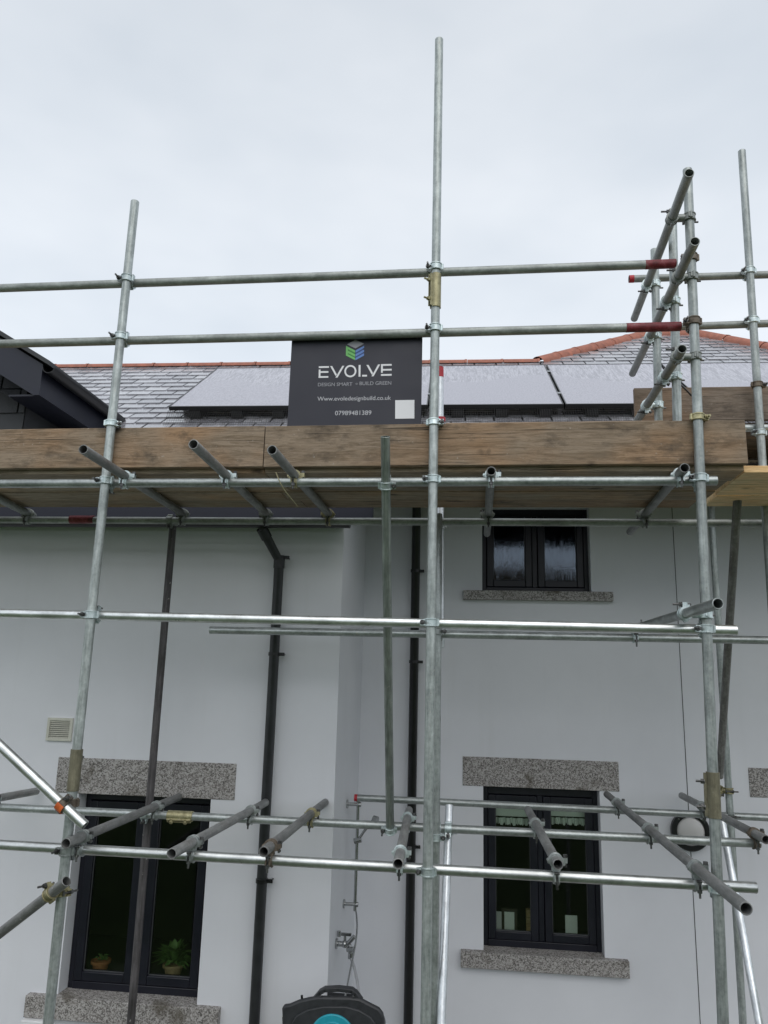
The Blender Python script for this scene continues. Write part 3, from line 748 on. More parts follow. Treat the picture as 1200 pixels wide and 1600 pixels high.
# front standards
def standard(label, top, bot, Y, mat, to=0.03, **k):
    a, b = PY(*bot, Y), PY(*top, Y); d = (b-a).normalized(); a = a-d*((a.z-to)/d.z)
    return tube('scaffold_standard', label, a, b, mat, group='upright scaffold poles', **k)
SL = standard('light grey upright pole standing at the left end of the front row', (211, 315), (75, 1600), YS, M_std)
SM = standard('tallest upright pole, rising highest against the sky beside the sign', (686, 62), (665, 1600), YS, M_std)
SR = standard('streaky upright pole at the right end of the long weathered toe board', (1074, 265), (1130, 1600), YS, M_std)
# front ledgers and guard rails
GR1 = tube('guard_rail', 'top handrail of the front scaffold, with a dark red right end', *YP((-60, 452.5), (1056, 412), YF), M_rail, caps=[], group='horizontal guard rails')
L_ = (GR1.q-GR1.p).length; rx = PY(1008, 414, YF); a_ = (rx-GR1.p).length
c = MB(); c.shell(GR1.p+GR1.d*a_, GR1.q-GR1.d*.001, RO-.0002, RO+.0009, 28); c.build('painted_end', M_red, GR1.o)
GR2 = tube('guard_rail', 'lower handrail along the top edge of the sign, its right end red', *YP((-60, 539), (1064, 510), YF), M_rail, group='horizontal guard rails')
a_ = (PY(978, 512, YF)-GR2.p).length; c = MB(); c.shell(GR2.p+GR2.d*a_, GR2.q-GR2.d*.001, RO-.0002, RO+.0009, 28); c.build('painted_end', M_red, GR2.o)
LD1 = tube('ledger', 'grey ledger tube directly below the weathered toe board', *YP((-60, 756), (1120, 751), YF), M_mid, group='horizontal ledger tubes')
LD2 = tube('ledger', 'bright ledger tube crossing in front of the walls at mid height', *YP((-60, 957), (1151, 985), YF), M_bright, group='horizontal ledger tubes')
LD3 = tube('ledger', 'shiniest ledger tube, the lowest of the front row with transoms on it', *YP((-60, 1316.5), (1182, 1387), YF), M_bright, group='horizontal ledger tubes')
# inner ledgers
LI1 = tube('ledger', 'shaded inner ledger tube under the rear edge of the deck, with a maroon band', *YP((-60, 812), (1260, 818), YI), M_rail, group='horizontal ledger tubes')
a_ = PY(110, 812, YI); b_ = PY(147, 812, YI); c = MB(); c.shell(a_, b_, RO, RO+.004, 28); tag(c.build('painted_band', M_red, LI1.o), 'maroon painted band', None)
LI2 = tube('ledger', 'thin grey inner ledger starting in front of the left downpipe', *YP((328, 984.5), (1260, 1001.5), YI), M_mid, group='horizontal ledger tubes')
LI3 = tube('ledger', 'galvanised inner ledger crossing the left window below its granite lintel', *YP((-60, 1258.5), (1188, 1318), YI), M_mid, group='horizontal ledger tubes')
LT = tube('ledger', 'farthest low ledger near the right wall, its left end capped in red', *YP((554, 1246.5), (1270, 1281), 5.9), M_mid, caps=[(-.001, .022, M_redcap)], group='horizontal ledger tubes')
# inner standards
SDk = standard('dark weathered inner pole crossing the lower left window', (270, 822), (204, 1600), 4.955, M_dark)
SMo = standard('mottled brown-grey pole hidden half behind the tallest pole', (685, 803), (678, 1600), 4.62, M_mid)
SRe = standard('pale pole with a red painted top standing right behind the tallest pole', (687.5, 574), (688.5, 1000), 5.05, M_white, to=PY(688, 1012, 5.05).z)
L_ = (SRe.q-SRe.p).length
c = MB(); c.shell(SRe.p+SRe.d*(L_-.075), SRe.p+SRe.d*(L_-.0005), RO-.0002, RO+.001, 28); c.build('painted_end', M_redcap, SRe.o)
ST = standard('slim bright pole of the far row, right of the streaky end pole', (1110.5, 785), (1161, 1600), 5.9, M_std)
S2 = tube('scaffold_standard', 'short upright pole closest behind the streaky end pole, above the deck', PY(1059, 690, 4.15), PY(1050.5, 331, 4.15), M_std, group='upright scaffold poles')
S3 = tube('scaffold_standard', 'shorter upright pole at the left end of the raised grey toe board', PY(1030, 690, 4.6), PY(1022.5, 390, 4.6), M_std, group='upright scaffold poles')
SRR = tube('scaffold_standard', 'upright pole nearest the right edge, passing in front of the raised grey toe board', PY(1207, 960, 4.78), PY(1159, 236, 4.78), M_std, group='upright scaffold poles')
a_ = (PY(689, 656, 5.05)-SRe.p).dot(SRe.d); c = MB(); c.shell(SRe.p+SRe.d*(a_-.012), SRe.p+SRe.d*(a_+.014), RO, RO+.012, 28); tag(c.build('painted_band', M_redcap, SRe.o), 'small red ring low on the pale pole', None)
# rails of the raised lift on the right
GB1 = tube('guard_rail', 'upper rear handrail on the right with a bright red left cap', *YP((983, 436), (1270, 427), 4.835), M_rail, caps=[(-.001, .03, M_redcap)], group='horizontal guard rails')
GB2 = tube('guard_rail', 'lower rear handrail on the right, just above the orange hip tiles', *YP((995, 513), (1270, 503), 4.835), M_rail, group='horizontal guard rails')
# end rails running away from the camera
def away(label, a, b, zz, mat, name='end_rail', group='end rails running back from the front'):
    p, q = PZ(*a, zz), PZ(*b, zz); return tube(name, label, p, q, mat, group=group)
ER1 = away('topmost slanting end rail, open mouth highest against the sky', (1077, 270), (991, 498), 2.47, M_rail)
ER2 = away('middle slanting end rail whose lower end hangs over the solar panels', (1086, 377), (988, 584), 2.12, M_rail)
ER3 = away('lowest slanting end rail, its far end lost behind the toe board', (1066, 545), (975, 690), 1.67, M_rail)
# upper transoms under the deck
tg = 'transoms under the boarded deck'
UT = [away('under-deck transom entering from the left edge of the picture', (-45, 758), (52, 806), 1.056, M_rail, 'transom', tg),
      away('under-deck transom poking out just left of the left front pole', (130, 702), (290, 805), 1.056, M_dull, 'transom', tg),
      away('under-deck transom poking out left of the toe board joint', (302, 694), (420, 806), 1.056, M_dull, 'transom', tg),
      away('under-deck transom poking out just right of the toe board joint', (425, 703), (518, 808), 1.056, M_dull, 'transom', tg),
      away('under-deck transom seen almost end-on above the upper window', (767.5, 736), (761, 834), 1.056, M_dull, 'transom', tg),
      away('under-deck transom running back from the streaky end pole', (1070, 731), (984, 831), 1.056, M_dull, 'transom', tg)]
tg = 'low transoms resting on the bottom ledgers'
LTs = [away('low transom cut off by the left edge of the picture', (-30, 1252), (58, 1236), -.80, M_dull, 'transom', tg),
       away('low transom crossing the left window from the left front pole', (103, 1318), (280, 1245), -.80, M_dull, 'transom', tg),
       away('low transom whose open end sits right of the left window', (268, 1334), (415, 1254), -.80, M_dull, 'transom', tg),
       away('low transom between the left downpipe and the shower pipe', (412, 1331), (510, 1252), -.80, M_dull, 'transom', tg),
       away('low transom just left of the tallest pole', (622, 1350), (639, 1266), -.80, M_dull, 'transom', tg),
       away('low transom pointing down in front of the lower right window', (872, 1351), (825, 1265), -.80, M_dull, 'transom', tg),
       away('longest low transom, its open end nearest the camera at lower right', (1166, 1420), (948, 1241), -.80, M_dull, 'transom', tg),
       away('low transom beside the round wall light at the right edge', (1197, 1312), (1065, 1243), -.80, M_dull, 'transom', tg)]
MT = tube('tie_tube', 'short tie tube with an open end pointing right at mid height', PZ(1122, 943, .352), PZ(996, 981, .345), M_mid, group=None)
# braces and odd tubes
BM = tube('brace', 'green-tinged slanting pole running down across the toe board right of the sign', PY(602, 682, 3.75), PY(609.5, 1292, 4.86), M_green, group='diagonal and raking braces')
BL = tube('brace', 'shiny diagonal brace clamped with an orange cap at lower left', PY(-60, 1108, 3.80), PY(133, 1290, 3.80), M_bright, group='diagonal and raking braces')
BL2 = tube('brace', 'dull raking brace rising from the bottom left corner to a rusty open end', PY(-60, 1505, 4.1), PY(104, 1377, 3.775), M_dull, group='diagonal and raking braces')
BD = tube('brace', 'dark leaning brace crossing behind the short tie tube on the right', PY(1124.5, 1214, 5.84), PY(1153, 770, 4.6), M_mott, group='diagonal and raking braces')
BW = tube('brace', 'whitest raking brace, right beside the foot of the tallest pole', PY(689, 1610, 4.55), PY(702, 1258, 5.0), M_white, group='diagonal and raking braces')
BR = tube('brace', 'thin shiny raking brace at the bottom right corner', PY(1189, 1612, 5.3), PY(1127, 1276, 5.83), M_white, group='diagonal and raking braces')

# couplers: standards to ledgers and rails
couple(SL, GR1, sa=-1, sb=1); couple(SL, GR2, sa=-1, sb=1); couple(SL, LD1, M_zinc, sa=-1, sb=-1); couple(SL, LD2, M_zinc, sa=-1, sb=1); couple(SL, LD3, M_mid, sa=-1, sb=-1)
couple(SM, GR1, sa=-1, sb=1); couple(SM, GR2, sa=-1, sb=1); couple(SM, LD1, sa=-1, sb=-1); couple(SM, LD2, sa=-1, sb=1); couple(SM, LD3, sa=-1, sb=-1)
couple(SR, GR1, M_brown, sa=-1, sb=1); couple(SR, GR2, M_brown, sa=-1, sb=1); couple(SR, LD1, sa=-1, sb=-1); couple(SR, LD2, sa=-1, sb=1); couple(SR, LD3, sa=1, sb=-1)
couple(SRR, GB1, sa=-1); couple(SRR, GB2, sa=-1)
for e in (ER1, ER2, ER3): couple(e, SR, M_rail, sa=1, sb=1)
for e in (ER1, ER2, ER3): couple(e, S3, M_zinc, sa=-1, sb=1)
couple(ER2, S2, M_zinc, sa=-1, sb=1); couple(ER3, S2, M_zinc, sa=-1, sb=1)
couple(ST, LT, M_mid, sa=-1); couple(SRe, LI1, M_mid); couple(SMo, LT, M_mid) if 0 else None
# toe board clips on the standards (single bands)
def single(t, px, py, mat, side=1, turn=R(0), label=None, tail=.05):
    d = ray(px, py).normalized(); w0 = t.p-Vector((0, 0, EYE)); A = t.d.dot(d); D = 1-A*A
    s_ = (A*d.dot(w0)-t.d.dot(w0))/D; c = t.p+t.d*s_
    n_ = Vector((0, -1, 0)); n_ = (n_-t.d*t.d.dot(n_)).normalized(); n_ = Matrix.Rotation(turn, 3, t.d) @ n_
    mb = MB(); bo = []; band(mb, bo, c, t.d, n_, side, .034, tail); o = mb.build('coupler', mat, t.o); bo[0].build('bolt', M_bolt if mat is not M_brass else M_brass, o)
    if label: o['label'] = label
    return o
single(SL, 175.5, 662, M_zinc, 1, R(20)); single(SM, 674, 660, M_zinc, 1, R(0), tail=.04)
single(SR, 1085, 652.5, M_brass, 1, R(10), label='yellow passivated coupler'); single(SRR, 1186.5, 601, M_brown, 1, R(10)); single(SRR, 1190, 676, M_zinc, -1, R(10))
single(SM, 671, 1357, M_zinc, 1, 0) if 0 else None
# putlog couplers under the transoms
for i, t_ in enumerate(UT):
    if i > 0: couple(t_, LD1, M_zinc if i not in (3,) else M_brass, sa=1, sb=-1, ta=.03, tb=.05, wdt=.03)
    couple(t_, LI1, M_rail if i not in (3,) else M_brass, sa=-1, sb=-1, ta=.03, tb=.05, wdt=.03)
for i, t_ in enumerate(LTs):
    mm = [M_zinc, M_mid, M_mid, M_brown, M_zinc, M_mid, M_mid, M_brown][i]
    if i not in (0, 7): couple(t_, LD3, mm, sa=1, sb=-1, ta=.03, tb=.055, wdt=.03)
    couple(t_, LI3, mm if i not in (3,) else M_brass, sa=1, sb=-1, ta=.03, tb=.055, wdt=.03)
    if i in (6, 7): couple(t_, LT, M_mid, sa=1, sb=-1, ta=.03, tb=.055, wdt=.03)
couple(MT, SR, M_zinc, sa=1, sb=1); couple(MT, LI2, M_zinc, sa=1, sb=-1, wdt=.03)
couple(BM, LD1, M_zinc, sa=-1, sb=-1); couple(BM, LI3, M_zinc, sa=1, sb=1); couple(BL, SL, M_brown, sa=-1, sb=1); couple(BL2, SL, M_brass, sa=-1, sb=-1)
couple(BD, ST, M_brass, sa=1, sb=-1); couple(BW, LI3, M_zinc, sa=-1, sb=1); couple(SMo, LI2, M_mid, sa=1); couple(SMo, LI3, M_zinc, sa=1)
couple(SDk, LI1, M_rail, sa=-1); couple(SDk, LI3, M_zinc, sa=-1)
# orange plastic cap on the brace coupler
c0, c1 = closest(BL, SL); oc = MB(); oc.shell(c0-BL.d*.021, c0+BL.d*.021, RO+.0096, RO+.0130, 20, R(-15), R(125), up=(0, -1, 0), ch=.001); tag(oc.build('coupler_cap', M_orange, BL.o), 'orange plastic coupler cap', None)
# joint sleeves
sleeve(SL, 118, 1203, M_sleeve, .20, up=(0, 1, .0), label='khaki joint sleeve'); sleeve(SR, 1114, 1242, M_sleeve, .20, up=(-1, .2, 0), label='khaki joint sleeve')
sleeve(SM, 677, 455, M_brass, .20, up=(-.8, -.6, 0), openside=True, label='yellow joint sleeve'); sleeve(LI3, 282, 1274, M_brass, .16, up=(0, -.7, -.7), tail=.03, label='shiny yellow joint sleeve')

# ------------------------------------------------------------------ boards
def board(name, label, x0, x1, y0, y1, z0, z1, mat, group, rz=0, cat='scaffold board', bands=False):
    L = x1-x0; mb = MB(); cx, cy, cz = x0, (y0+y1)/2, (z0+z1)/2
    n = max(2, int(L/.4)); prof = [(y0-cy, z0-cz), (y1-cy, z0-cz), (y1-cy, z1-cz), (y0-cy, z1-cz)]; vv = []
    c_ = .003
    prof = [(y0-cy+c_, z0-cz), (y1-cy-c_, z0-cz), (y1-cy, z0-cz+c_), (y1-cy, z1-cz-c_), (y1-cy-c_, z1-cz), (y0-cy+c_, z1-cz), (y0-cy, z1-cz-c_), (y0-cy, z0-cz+c_)]
    bow = random.uniform(-.0015, .0015)
    for i in range(n+1):
        s_ = i/n; w1 = random.uniform(-.0011, .0011); w2 = bow*math.sin(math.pi*s_)*2
        if i in (0, n): w1 = 0
        vv += [Vector((L*s_, py+w1*(1 if k < 4 else .6), pz+w2+w1*.8)) for k, (py, pz) in enumerate(prof)]
    f = [(i*8+k, i*8+(k+1) % 8, (i+1)*8+(k+1) % 8, (i+1)*8+k) for i in range(n) for k in range(8)]+[tuple(range(8)), tuple(n*8+k for k in range(8))[::-1]]
    M = Matrix.Translation((cx, cy, cz)) @ Matrix.Rotation(rz, 4, 'Y')
    mb.add([M @ v for v in vv], f)
    o = mb.build(name, mat, None, M=M)
    tag(o, label, cat, group)
    return o
XJ = PY(413, 700, 3.915).x
tx0, tx1 = PY(0, 700, 3.915).x, PY(1166, 690, 3.915).x
board('toe_board', 'weathered toe board on the left, ending at the joint near the sign', -4.6, XJ-.0035, 3.912, 3.950, z(1.103), z(1.333), M_toe, 'toe boards on edge along the deck')
board('toe_board', 'long weathered toe board below the sign, stained darker at its right end', XJ+.002, tx1, 3.912, 3.950, z(1.101), z(1.331), M_toe, 'toe boards on edge along the deck', rz=-.002)
board('toe_board', 'paler board on edge peeping over the long toe board right of the tallest pole', PY(697, 660, 3.96).x, PY(1045, 655, 3.96).x, 3.953, 3.99, z(1.128), z(1.353), M_toe, 'toe boards on edge along the deck')
board('toe_board', 'raised grey toe board at the right behind the end poles', PY(992, 630, 4.87).x, 4.2, 4.87, 4.908, z(1.665), z(1.888), M_toe2, 'toe boards on edge along the deck')
names = ('front', 'second', 'third', 'rear')
for i in range(4):
    dz_ = (0, .007, .001, .006)[i]; y0 = 3.955+i*.226
    board('deck_board', names[i]+' board of the left deck, seen from below left of the sign', -4.6, XJ-.004+[.0, .04, -.02, .05][i], y0, y0+.209, z(1.0805+dz_), z(1.118+dz_), M_deck, 'boards laid flat as the deck')
    board('deck_board', names[i]+' board of the main deck, seen from below right of the joint', XJ+.002+[.0, .04, -.02, .05][i], [1.372, 1.366, 1.366, 1.335][i], y0, y0+.209, z(1.0805+dz_), z(1.118+dz_), M_deck if i < 3 else M_toe, 'boards laid flat as the deck')
for i in range(3):
    y0 = [3.99, 4.235, 4.50][i]; xs_ = [1.385, 1.385, 1.405][i]
    board('deck_board', ('front', 'middle', 'rear')[i]+' one of the new pale boards under the right edge of the deck', xs_, 3.6, y0, y0+.242 if i < 2 else y0+.27, z(1.0795), z(1.117), M_new, 'new pale boards at the right')
for i in range(3):
    y0 = 4.93+i*.228
    board('deck_board', ('front', 'middle', 'rear')[i]+' shaded board of the raised deck at the right edge', 1.10, 4.2, y0, y0+.2245, z(1.625), z(1.663), M_toe2, 'boards of the raised deck')
RLt = tube('ledger', 'short visible ledger under the raised grey toe board', (1.35, 4.83, z(1.595)), (4.2, 4.83, z(1.595)), M_mid, group='horizontal ledger tubes')

# ------------------------------------------------------------------ sign board
TL, TR, BR_, BL_ = PY(455, 525, 3.962), PY(660, 523, 3.962), PY(658, 664, 3.962), PY(450, 666, 3.962)
sx0, sx1 = (TL.x+BL_.x)/2, (TR.x+BR_.x)/2; sz0, sz1 = (BL_.z+BR_.z)/2, (TL.z+TR.z)/2
SY = 3.962
sg = thing('company_sign', 'dark company sign board fixed behind the lower handrail', 'sign', (sx0, SY, sz0))
b = MB(); b.box((sx0, SY, sz0-.03), (sx1, SY+.006, sz1+.012)); b.build('sign_board', M_sign, sg, bevel=.001)
def SU(x, y):      # sign artwork coordinates to world
    xl = 72-(y-90)*.026; xr = 1097-(y-90)*.017
    return Vector((sx0+(x-xl)/(xr-xl)*(sx1-sx0), SY-.0012, sz1-(y-86)/(771-86)*(sz1-sz0)))
def art(polys, mat, name, label=None):
    mb = MB()
    for pl in polys: mb.prism([SU(*p) for p in pl], (0, .0013, 0))
    o = mb.build(name, mat, sg, smooth=False)
    if label: o['label'] = label
    return o
def rect(x0, y0, x1, y1): return [(x0, y0), (x1, y0), (x1, y1), (x0, y1)]
# lettering EVOLVE
let = [rect(292, 320, 372, 333), rect(292, 345, 306, 409), rect(306, 358, 368, 371), rect(306, 396, 368, 409),
       [(381, 320), (397, 320), (434, 384), (426, 398)], [(476, 320), (492, 320), (440, 409), (424, 409)],
       rect(604, 316, 619, 405), rect(632, 392, 670, 405),
       [(664, 317), (681, 317), (716, 379), (708, 393)], [(755, 315), (771, 315), (721, 404), (705, 404)],
       rect(778, 313, 860, 326), rect(778, 326, 792, 378), rect(792, 350, 860, 363), rect(778, 389, 860, 402)]
ring = []
for i in range(36):
    a0, a1 = 2*math.pi*i/36, 2*math.pi*(i+1)/36
    ring.append([(540+47*math.cos(a0), 362+47*math.sin(a0)), (540+47*math.cos(a1), 362+47*math.sin(a1)), (540+34*math.cos(a1), 362+34*math.sin(a1)), (540+34*math.cos(a0), 362+34*math.sin(a0))])
art(let+ring, M_wht, 'company_name')
art([[(576, 121), (643, 153), (577, 187), (511, 155)]], M_grytop, 'logo_top')
# green face: E shape on the left side of the cube; blue bars on the right side
def skewL(x0, x1, yl, h): return [(x0, yl), (x1, yl+(x1-x0)*.52), (x1, yl+h+(x1-x0)*.52), (x0, yl+h)]
def skewR(x0, x1, yl, h): return [(x0, yl), (x1, yl-(x1-x0)*.52), (x1, yl+h-(x1-x0)*.52), (x0, yl+h)]
art([skewL(503, 518, 166, 74), skewL(518, 575, 174, 17), skewL(518, 575, 204, 17), skewL(518, 575, 232, 16)], M_grn, 'logo_side', 'green striped side')
art([skewL(519, 575, 192, 11), skewL(519, 575, 222, 10)], M_grn2, 'logo_shade')
art([skewR(578, 645, 203, 17), skewR(578, 645, 233, 17), skewR(578, 645, 262, 17)], M_blu, 'logo_side', 'blue striped side')
art([skewR(578, 636, 221, 11), skewR(578, 640, 251, 10)], M_blu2, 'logo_shade')
art([rect(889, 587, 1035, 724)], M_wht, 'white_square')
art([[(590, 452), (600, 459), (590, 466), (580, 459)]], M_gry, 'diamond_mark')
art([[(590, 455), (596, 459), (590, 463), (584, 459)]], M_sign, 'diamond_centre').location.y -= .0003
def text(s_, x0, x1, ytop, ybase, mat, name):
    cu = bpy.data.curves.new(name, 'FONT'); cu.body = s_; cu.size = 1; cu.offset = .004
    tmp = bpy.data.objects.new('tmp', cu); col.objects.link(tmp); bpy.context.view_layer.update()
    me = bpy.data.meshes.new_from_object(tmp.evaluated_get(bpy.context.evaluated_depsgraph_get())); bpy.data.objects.remove(tmp)
    xs_ = [v.co.x for v in me.vertices]; xa, xb = min(xs_), max(xs_)
    a, b = SU(x0, ybase), SU(x1, ytop); org = sg.location
    for v in me.vertices:
        v.co = Vector((a.x+(v.co.x-xa)/(xb-xa)*(b.x-a.x), SY-.0012, a.z+v.co.y/.72*(b.z-a.z)))-org
    me.name = name; me.materials.clear(); me.materials.append(mat); o = bpy.data.objects.new(name, me); col.objects.link(o); o.parent = sg
text('DESIGN SMART', 288, 557, 446, 473, M_gry, 'tagline'); text('BUILD GREEN', 613, 858, 442, 470, M_gry, 'tagline')
text('Www.evoledesignbuild.co.uk', 286, 857, 551, 583, M_lgry, 'web_address'); text('07989481389', 426, 707, 659, 693, M_lgry, 'phone_number')

# ------------------------------------------------------------------ things on the walls
# round wall light
c0 = Vector((1.657, YR, z(-1.06)))
wl = thing('wall_light', 'round bulkhead wall light with a black ring, right of the lower right window', 'wall light', tuple(c0))
mb = MB(); mb.shell(c0+Vector((0, -.055, 0)), c0, .105, .142, 48, ch=.008); mb.cyl(c0+Vector((0, -.01, 0)), c0, .12, 40); mb.build('black_ring', M_black, wl)
for k_ in range(4):
    t_ = R(45+90*k_); q_ = c0+Vector((math.cos(t_)*.124, -.054, math.sin(t_)*.124)); mb = MB(); mb.cyl(q_, q_-Vector((0, .004, 0)), .006, 12); mb.build('screw', M_chrome, wl)
mb = MB(); mb.sphere(c0+Vector((0, -.03, 0)), .107, (1, .42, 1), 32, 16); mb.build('diffuser', M_opal, wl)
# meter box
a = PY(44, 1585, YL)
mt = thing('meter_box', 'small grey meter box with a yellow label under the left window sill', 'meter box', (a.x+.13, YL, a.z-.36))
mb = MB(); mb.box((a.x, YL-.09, a.z-.36), (a.x+.16, YL, a.z)); mb.build('housing', M_white_p, mt, bevel=.008)
mb = MB(); mb.box((a.x+.028, YL-.096, a.z-.33), (a.x+.135, YL-.0905, a.z-.02)); mb.build('door', M_white_p, mt, bevel=.003)
mb = MB(); mb.box((a.x+.04, YL-.0985, a.z-.20), (a.x+.115, YL-.0965, a.z-.045)); mb.build('warning_label', M_yellow, mt)
mb = MB()
for k_ in range(3): mb.box((a.x+.05, YL-.1, a.z-.064-k_*.022), (a.x+.105-.012*k_, YL-.0988, a.z-.055-k_*.022))
mb.build('label_print', M_black, mt)
# outdoor shower pipe on the side wall
ysh = 5.9
ss = thing('outdoor_shower', 'slim chrome shower riser on brackets on the side wall', 'shower pipe', (XC, ysh, PY(547, 1420, ysh).z))
rxx = XC+.085; zt = PY(560, 1252, ysh).z; zb = PY(549, 1418, ysh).z
mb = MB(); mb.cyl((rxx, ysh, zb-.02), (rxx, ysh, zt+.005), .0115, 14); mb.build('riser_pipe', M_chrome, ss)
for zz in (zt-.022, zb+.022):
    mb = MB(); mb.cyl((XC, ysh, zz), (XC+.012, ysh, zz), .030, 20); mb.cyl((XC+.012, ysh, zz), (rxx+.012, ysh, zz), .012, 14); mb.cyl((rxx+.008, ysh, zz), (rxx+.022, ysh, zz), .017, 14)
    mb.build('wall_bracket', M_chrome, ss)
zc = PY(557, 1312, ysh).z
mb = MB(); mb.cyl((rxx-.02, ysh, zc-.012), (rxx+.03, ysh, zc+.004), .021, 14); mb.tube_path([(rxx+.01, ysh, zc), (rxx+.05, ysh-.02, zc+.06), (rxx+.12, ysh-.05, zc+.15)], .010, 12)
mb.cyl((rxx+.12, ysh-.05, zc+.15), (rxx+.15, ysh-.06, zc+.145), .03, 16); mb.build('hand_shower', M_chrome, ss)
# tap
yt = 5.62; ct = PY(536, 1475, yt); zt_ = ct.z
tp = thing('garden_tap', 'brass and chrome garden tap on the side wall above the hose reel', 'tap', (XC, yt, zt_))
mb = MB(); mb.cyl((XC, yt, zt_), (XC+.014, yt, zt_), .032, 20); mb.cyl((XC+.014, yt, zt_), (XC+.07, yt, zt_), .017, 14); mb.sphere((XC+.062, yt, zt_), .024)
mb.tube_path([(XC+.06, yt, zt_), (XC+.095, yt, zt_-.005), (XC+.105, yt, zt_-.06)], .013, 12); mb.cyl((XC+.105, yt, zt_-.085), (XC+.105, yt, zt_-.05), .019, 14); mb.build('tap_body', M_chrome, tp)
mb = MB(); mb.cyl((XC+.062, yt, zt_+.02), (XC+.062, yt, zt_+.055), .009, 10); mb.box((XC+.02, yt-.01, zt_+.052), (XC+.105, yt+.01, zt_+.068)); mb.cyl((XC+.02, yt, zt_+.045), (XC+.02, yt, zt_+.078), .013, 10); mb.build('handle', M_chrome, tp)
mb = MB(); mb.cyl((XC+.085, yt-.02, zt_+.01), (XC+.13, yt-.03, zt_+.06), .014, 10); mb.cyl((XC+.08, yt-.01, zt_-.03), (XC+.125, yt-.02, zt_-.02), .015, 10); mb.build('connector', M_chrome, tp)
def bez0(pts, n=20):
    o = []
    for i in range(n+1):
        t = i/n; q = [Vector(p) for p in pts]
        while len(q) > 1: q = [q[j]*(1-t)+q[j+1]*t for j in range(len(q)-1)]
        o.append(q[0])
    return o
mb = MB(); mb.tube_path(bez0([PY(1033, 568, 4.72), PY(1038, 582, 4.7), PY(1050, 592, 4.65), PY(1066, 601, 4.72), PY(1080, 618, 4.8)]), .006, 8)
tag(mb.build('black_cable', M_black), 'short loop of black cable tied behind the two short end poles', 'cable')
mb = MB(); mb.tube_path(bez0([PY(431, 738, 3.89), PY(437, 752, 3.88), PY(441, 768, 3.87), PY(455, 776, 3.9), PY(465, 792, 3.95)]), .0025, 6)
tag(mb.build('tie_wire', M_brass), 'thin twisted tie wire hanging below the deck near the toe board joint', 'wire')
# hoses
def bez(pts, n=26):
    o = []
    for i in range(n+1):
        t = i/n; q = [Vector(p) for p in pts]
        while len(q) > 1: q = [q[j]*(1-t)+q[j+1]*t for j in range(len(q)-1)]
        o.append(q[0])
    return o
yr = 4.93
mb = MB(); mb.tube_path(bez([(rxx+.005, ysh, zb-.01), PY(559, 1440, 5.85), PY(562, 1470, 5.7), PY(548, 1500, 5.4), PY(541, 1545, 5.05), PY(538, 1570, 4.95)]), .006, 10)
tag(mb.build('shower_hose', M_chrome), 'thin shiny hose hanging from the shower riser to the reel', 'hose')
mb = MB(); mb.tube_path(bez([(XC+.105, yt, zt_-.08), PY(554, 1510, 5.55), PY(561, 1535, 5.3), PY(561, 1560, 5.05), PY(563, 1580, 4.95)]), .0095, 10)
tag(mb.build('garden_hose', M_reel2 if 0 else M_hose), 'grey garden hose from the tap into the back of the reel', 'hose')
# hose reel box, mounted on a bracket off the left wall
def RE(px, py, y=4.86): return PY(px, py, y)
c_ = RE(520, 1620); hr = thing('hose_reel', 'charcoal hose reel box with carrying handle and turquoise hub at the bottom edge', 'hose reel', (c_.x, 4.86, c_.z-.3))
sil = [(441, 1596), (440, 1577), (443, 1571), (452, 1570), (466, 1564), (482, 1560), (497, 1557.5), (510, 1558), (546, 1558.5), (563, 1561), (580, 1570), (592, 1576), (598, 1584), (600, 1592), (599, 1640), (590, 1690), (450, 1690), (441, 1640)]
mb = MB(); mb.prism([RE(x, y, 4.84) for x, y in sil], (0, .035, 0)); mb.prism([RE(x, y+14 if y < 1600 else y, 4.875) for x, y in sil], (0, .10, 0)); mb.build('casing', M_reel, hr, bevel=.012)
ins = [(455, 1600), (462, 1588), (480, 1578), (505, 1573), (540, 1573), (562, 1579), (580, 1590), (588, 1602), (585, 1650), (455, 1650)]
mb = MB(); mb.prism([RE(x, y, 4.83) for x, y in ins], (0, .02, 0)); mb.build('front_rib', M_reel, hr, bevel=.006)
hc = [RE(*p, 4.85) for p in ((491, 1562), (499, 1552.5), (507, 1548), (528, 1547), (549, 1549.5), (555, 1554), (563, 1565))]
mb = MB()
for i in range(len(hc)-1):
    a, b = hc[i], hc[i+1]; d = (b-a); s_ = Vector((-d.z, 0, d.x)).normalized()*.011
    ex = d.normalized()*.006
    mb.prism([a-s_-ex, b-s_+ex, b+s_+ex, a+s_-ex], (0, .05, 0))
mb.build('handle', M_reel, hr, bevel=.004)
for p in ((501, 1556), (552, 1557)):
    mb = MB(); mb.cyl(RE(*p, 4.848), RE(*p, 4.84), .006, 10); mb.build('screw', M_black, hr)
hb = RE(519, 1627, 4.82); mb = MB(); mb.cyl(hb, hb+Vector((0, .03, 0)), .135, 48); mb.build('hub', M_teal, hr, bevel=.006)
mb = MB(); mb.shell(hb+Vector((0, -.006, 0)), hb+Vector((0, .01, 0)), .085, .098, 40, ch=.003); mb.build('hub_ring', M_teal, hr)
mb = MB(); mb.cyl(RE(472, 1565, 4.87), RE(471.5, 1555, 4.87), .007, 10); mb.build('locking_pin', M_black, hr)
mb = MB(); mb.box((c_.x-.05, 5.0, c_.z-.25), (c_.x-.02, YL, c_.z+.02)); mb.box((c_.x-.12, YL-.012, c_.z-.3), (c_.x+.05, YL, c_.z+.05)); mb.build('wall_mount', M_reel, hr)

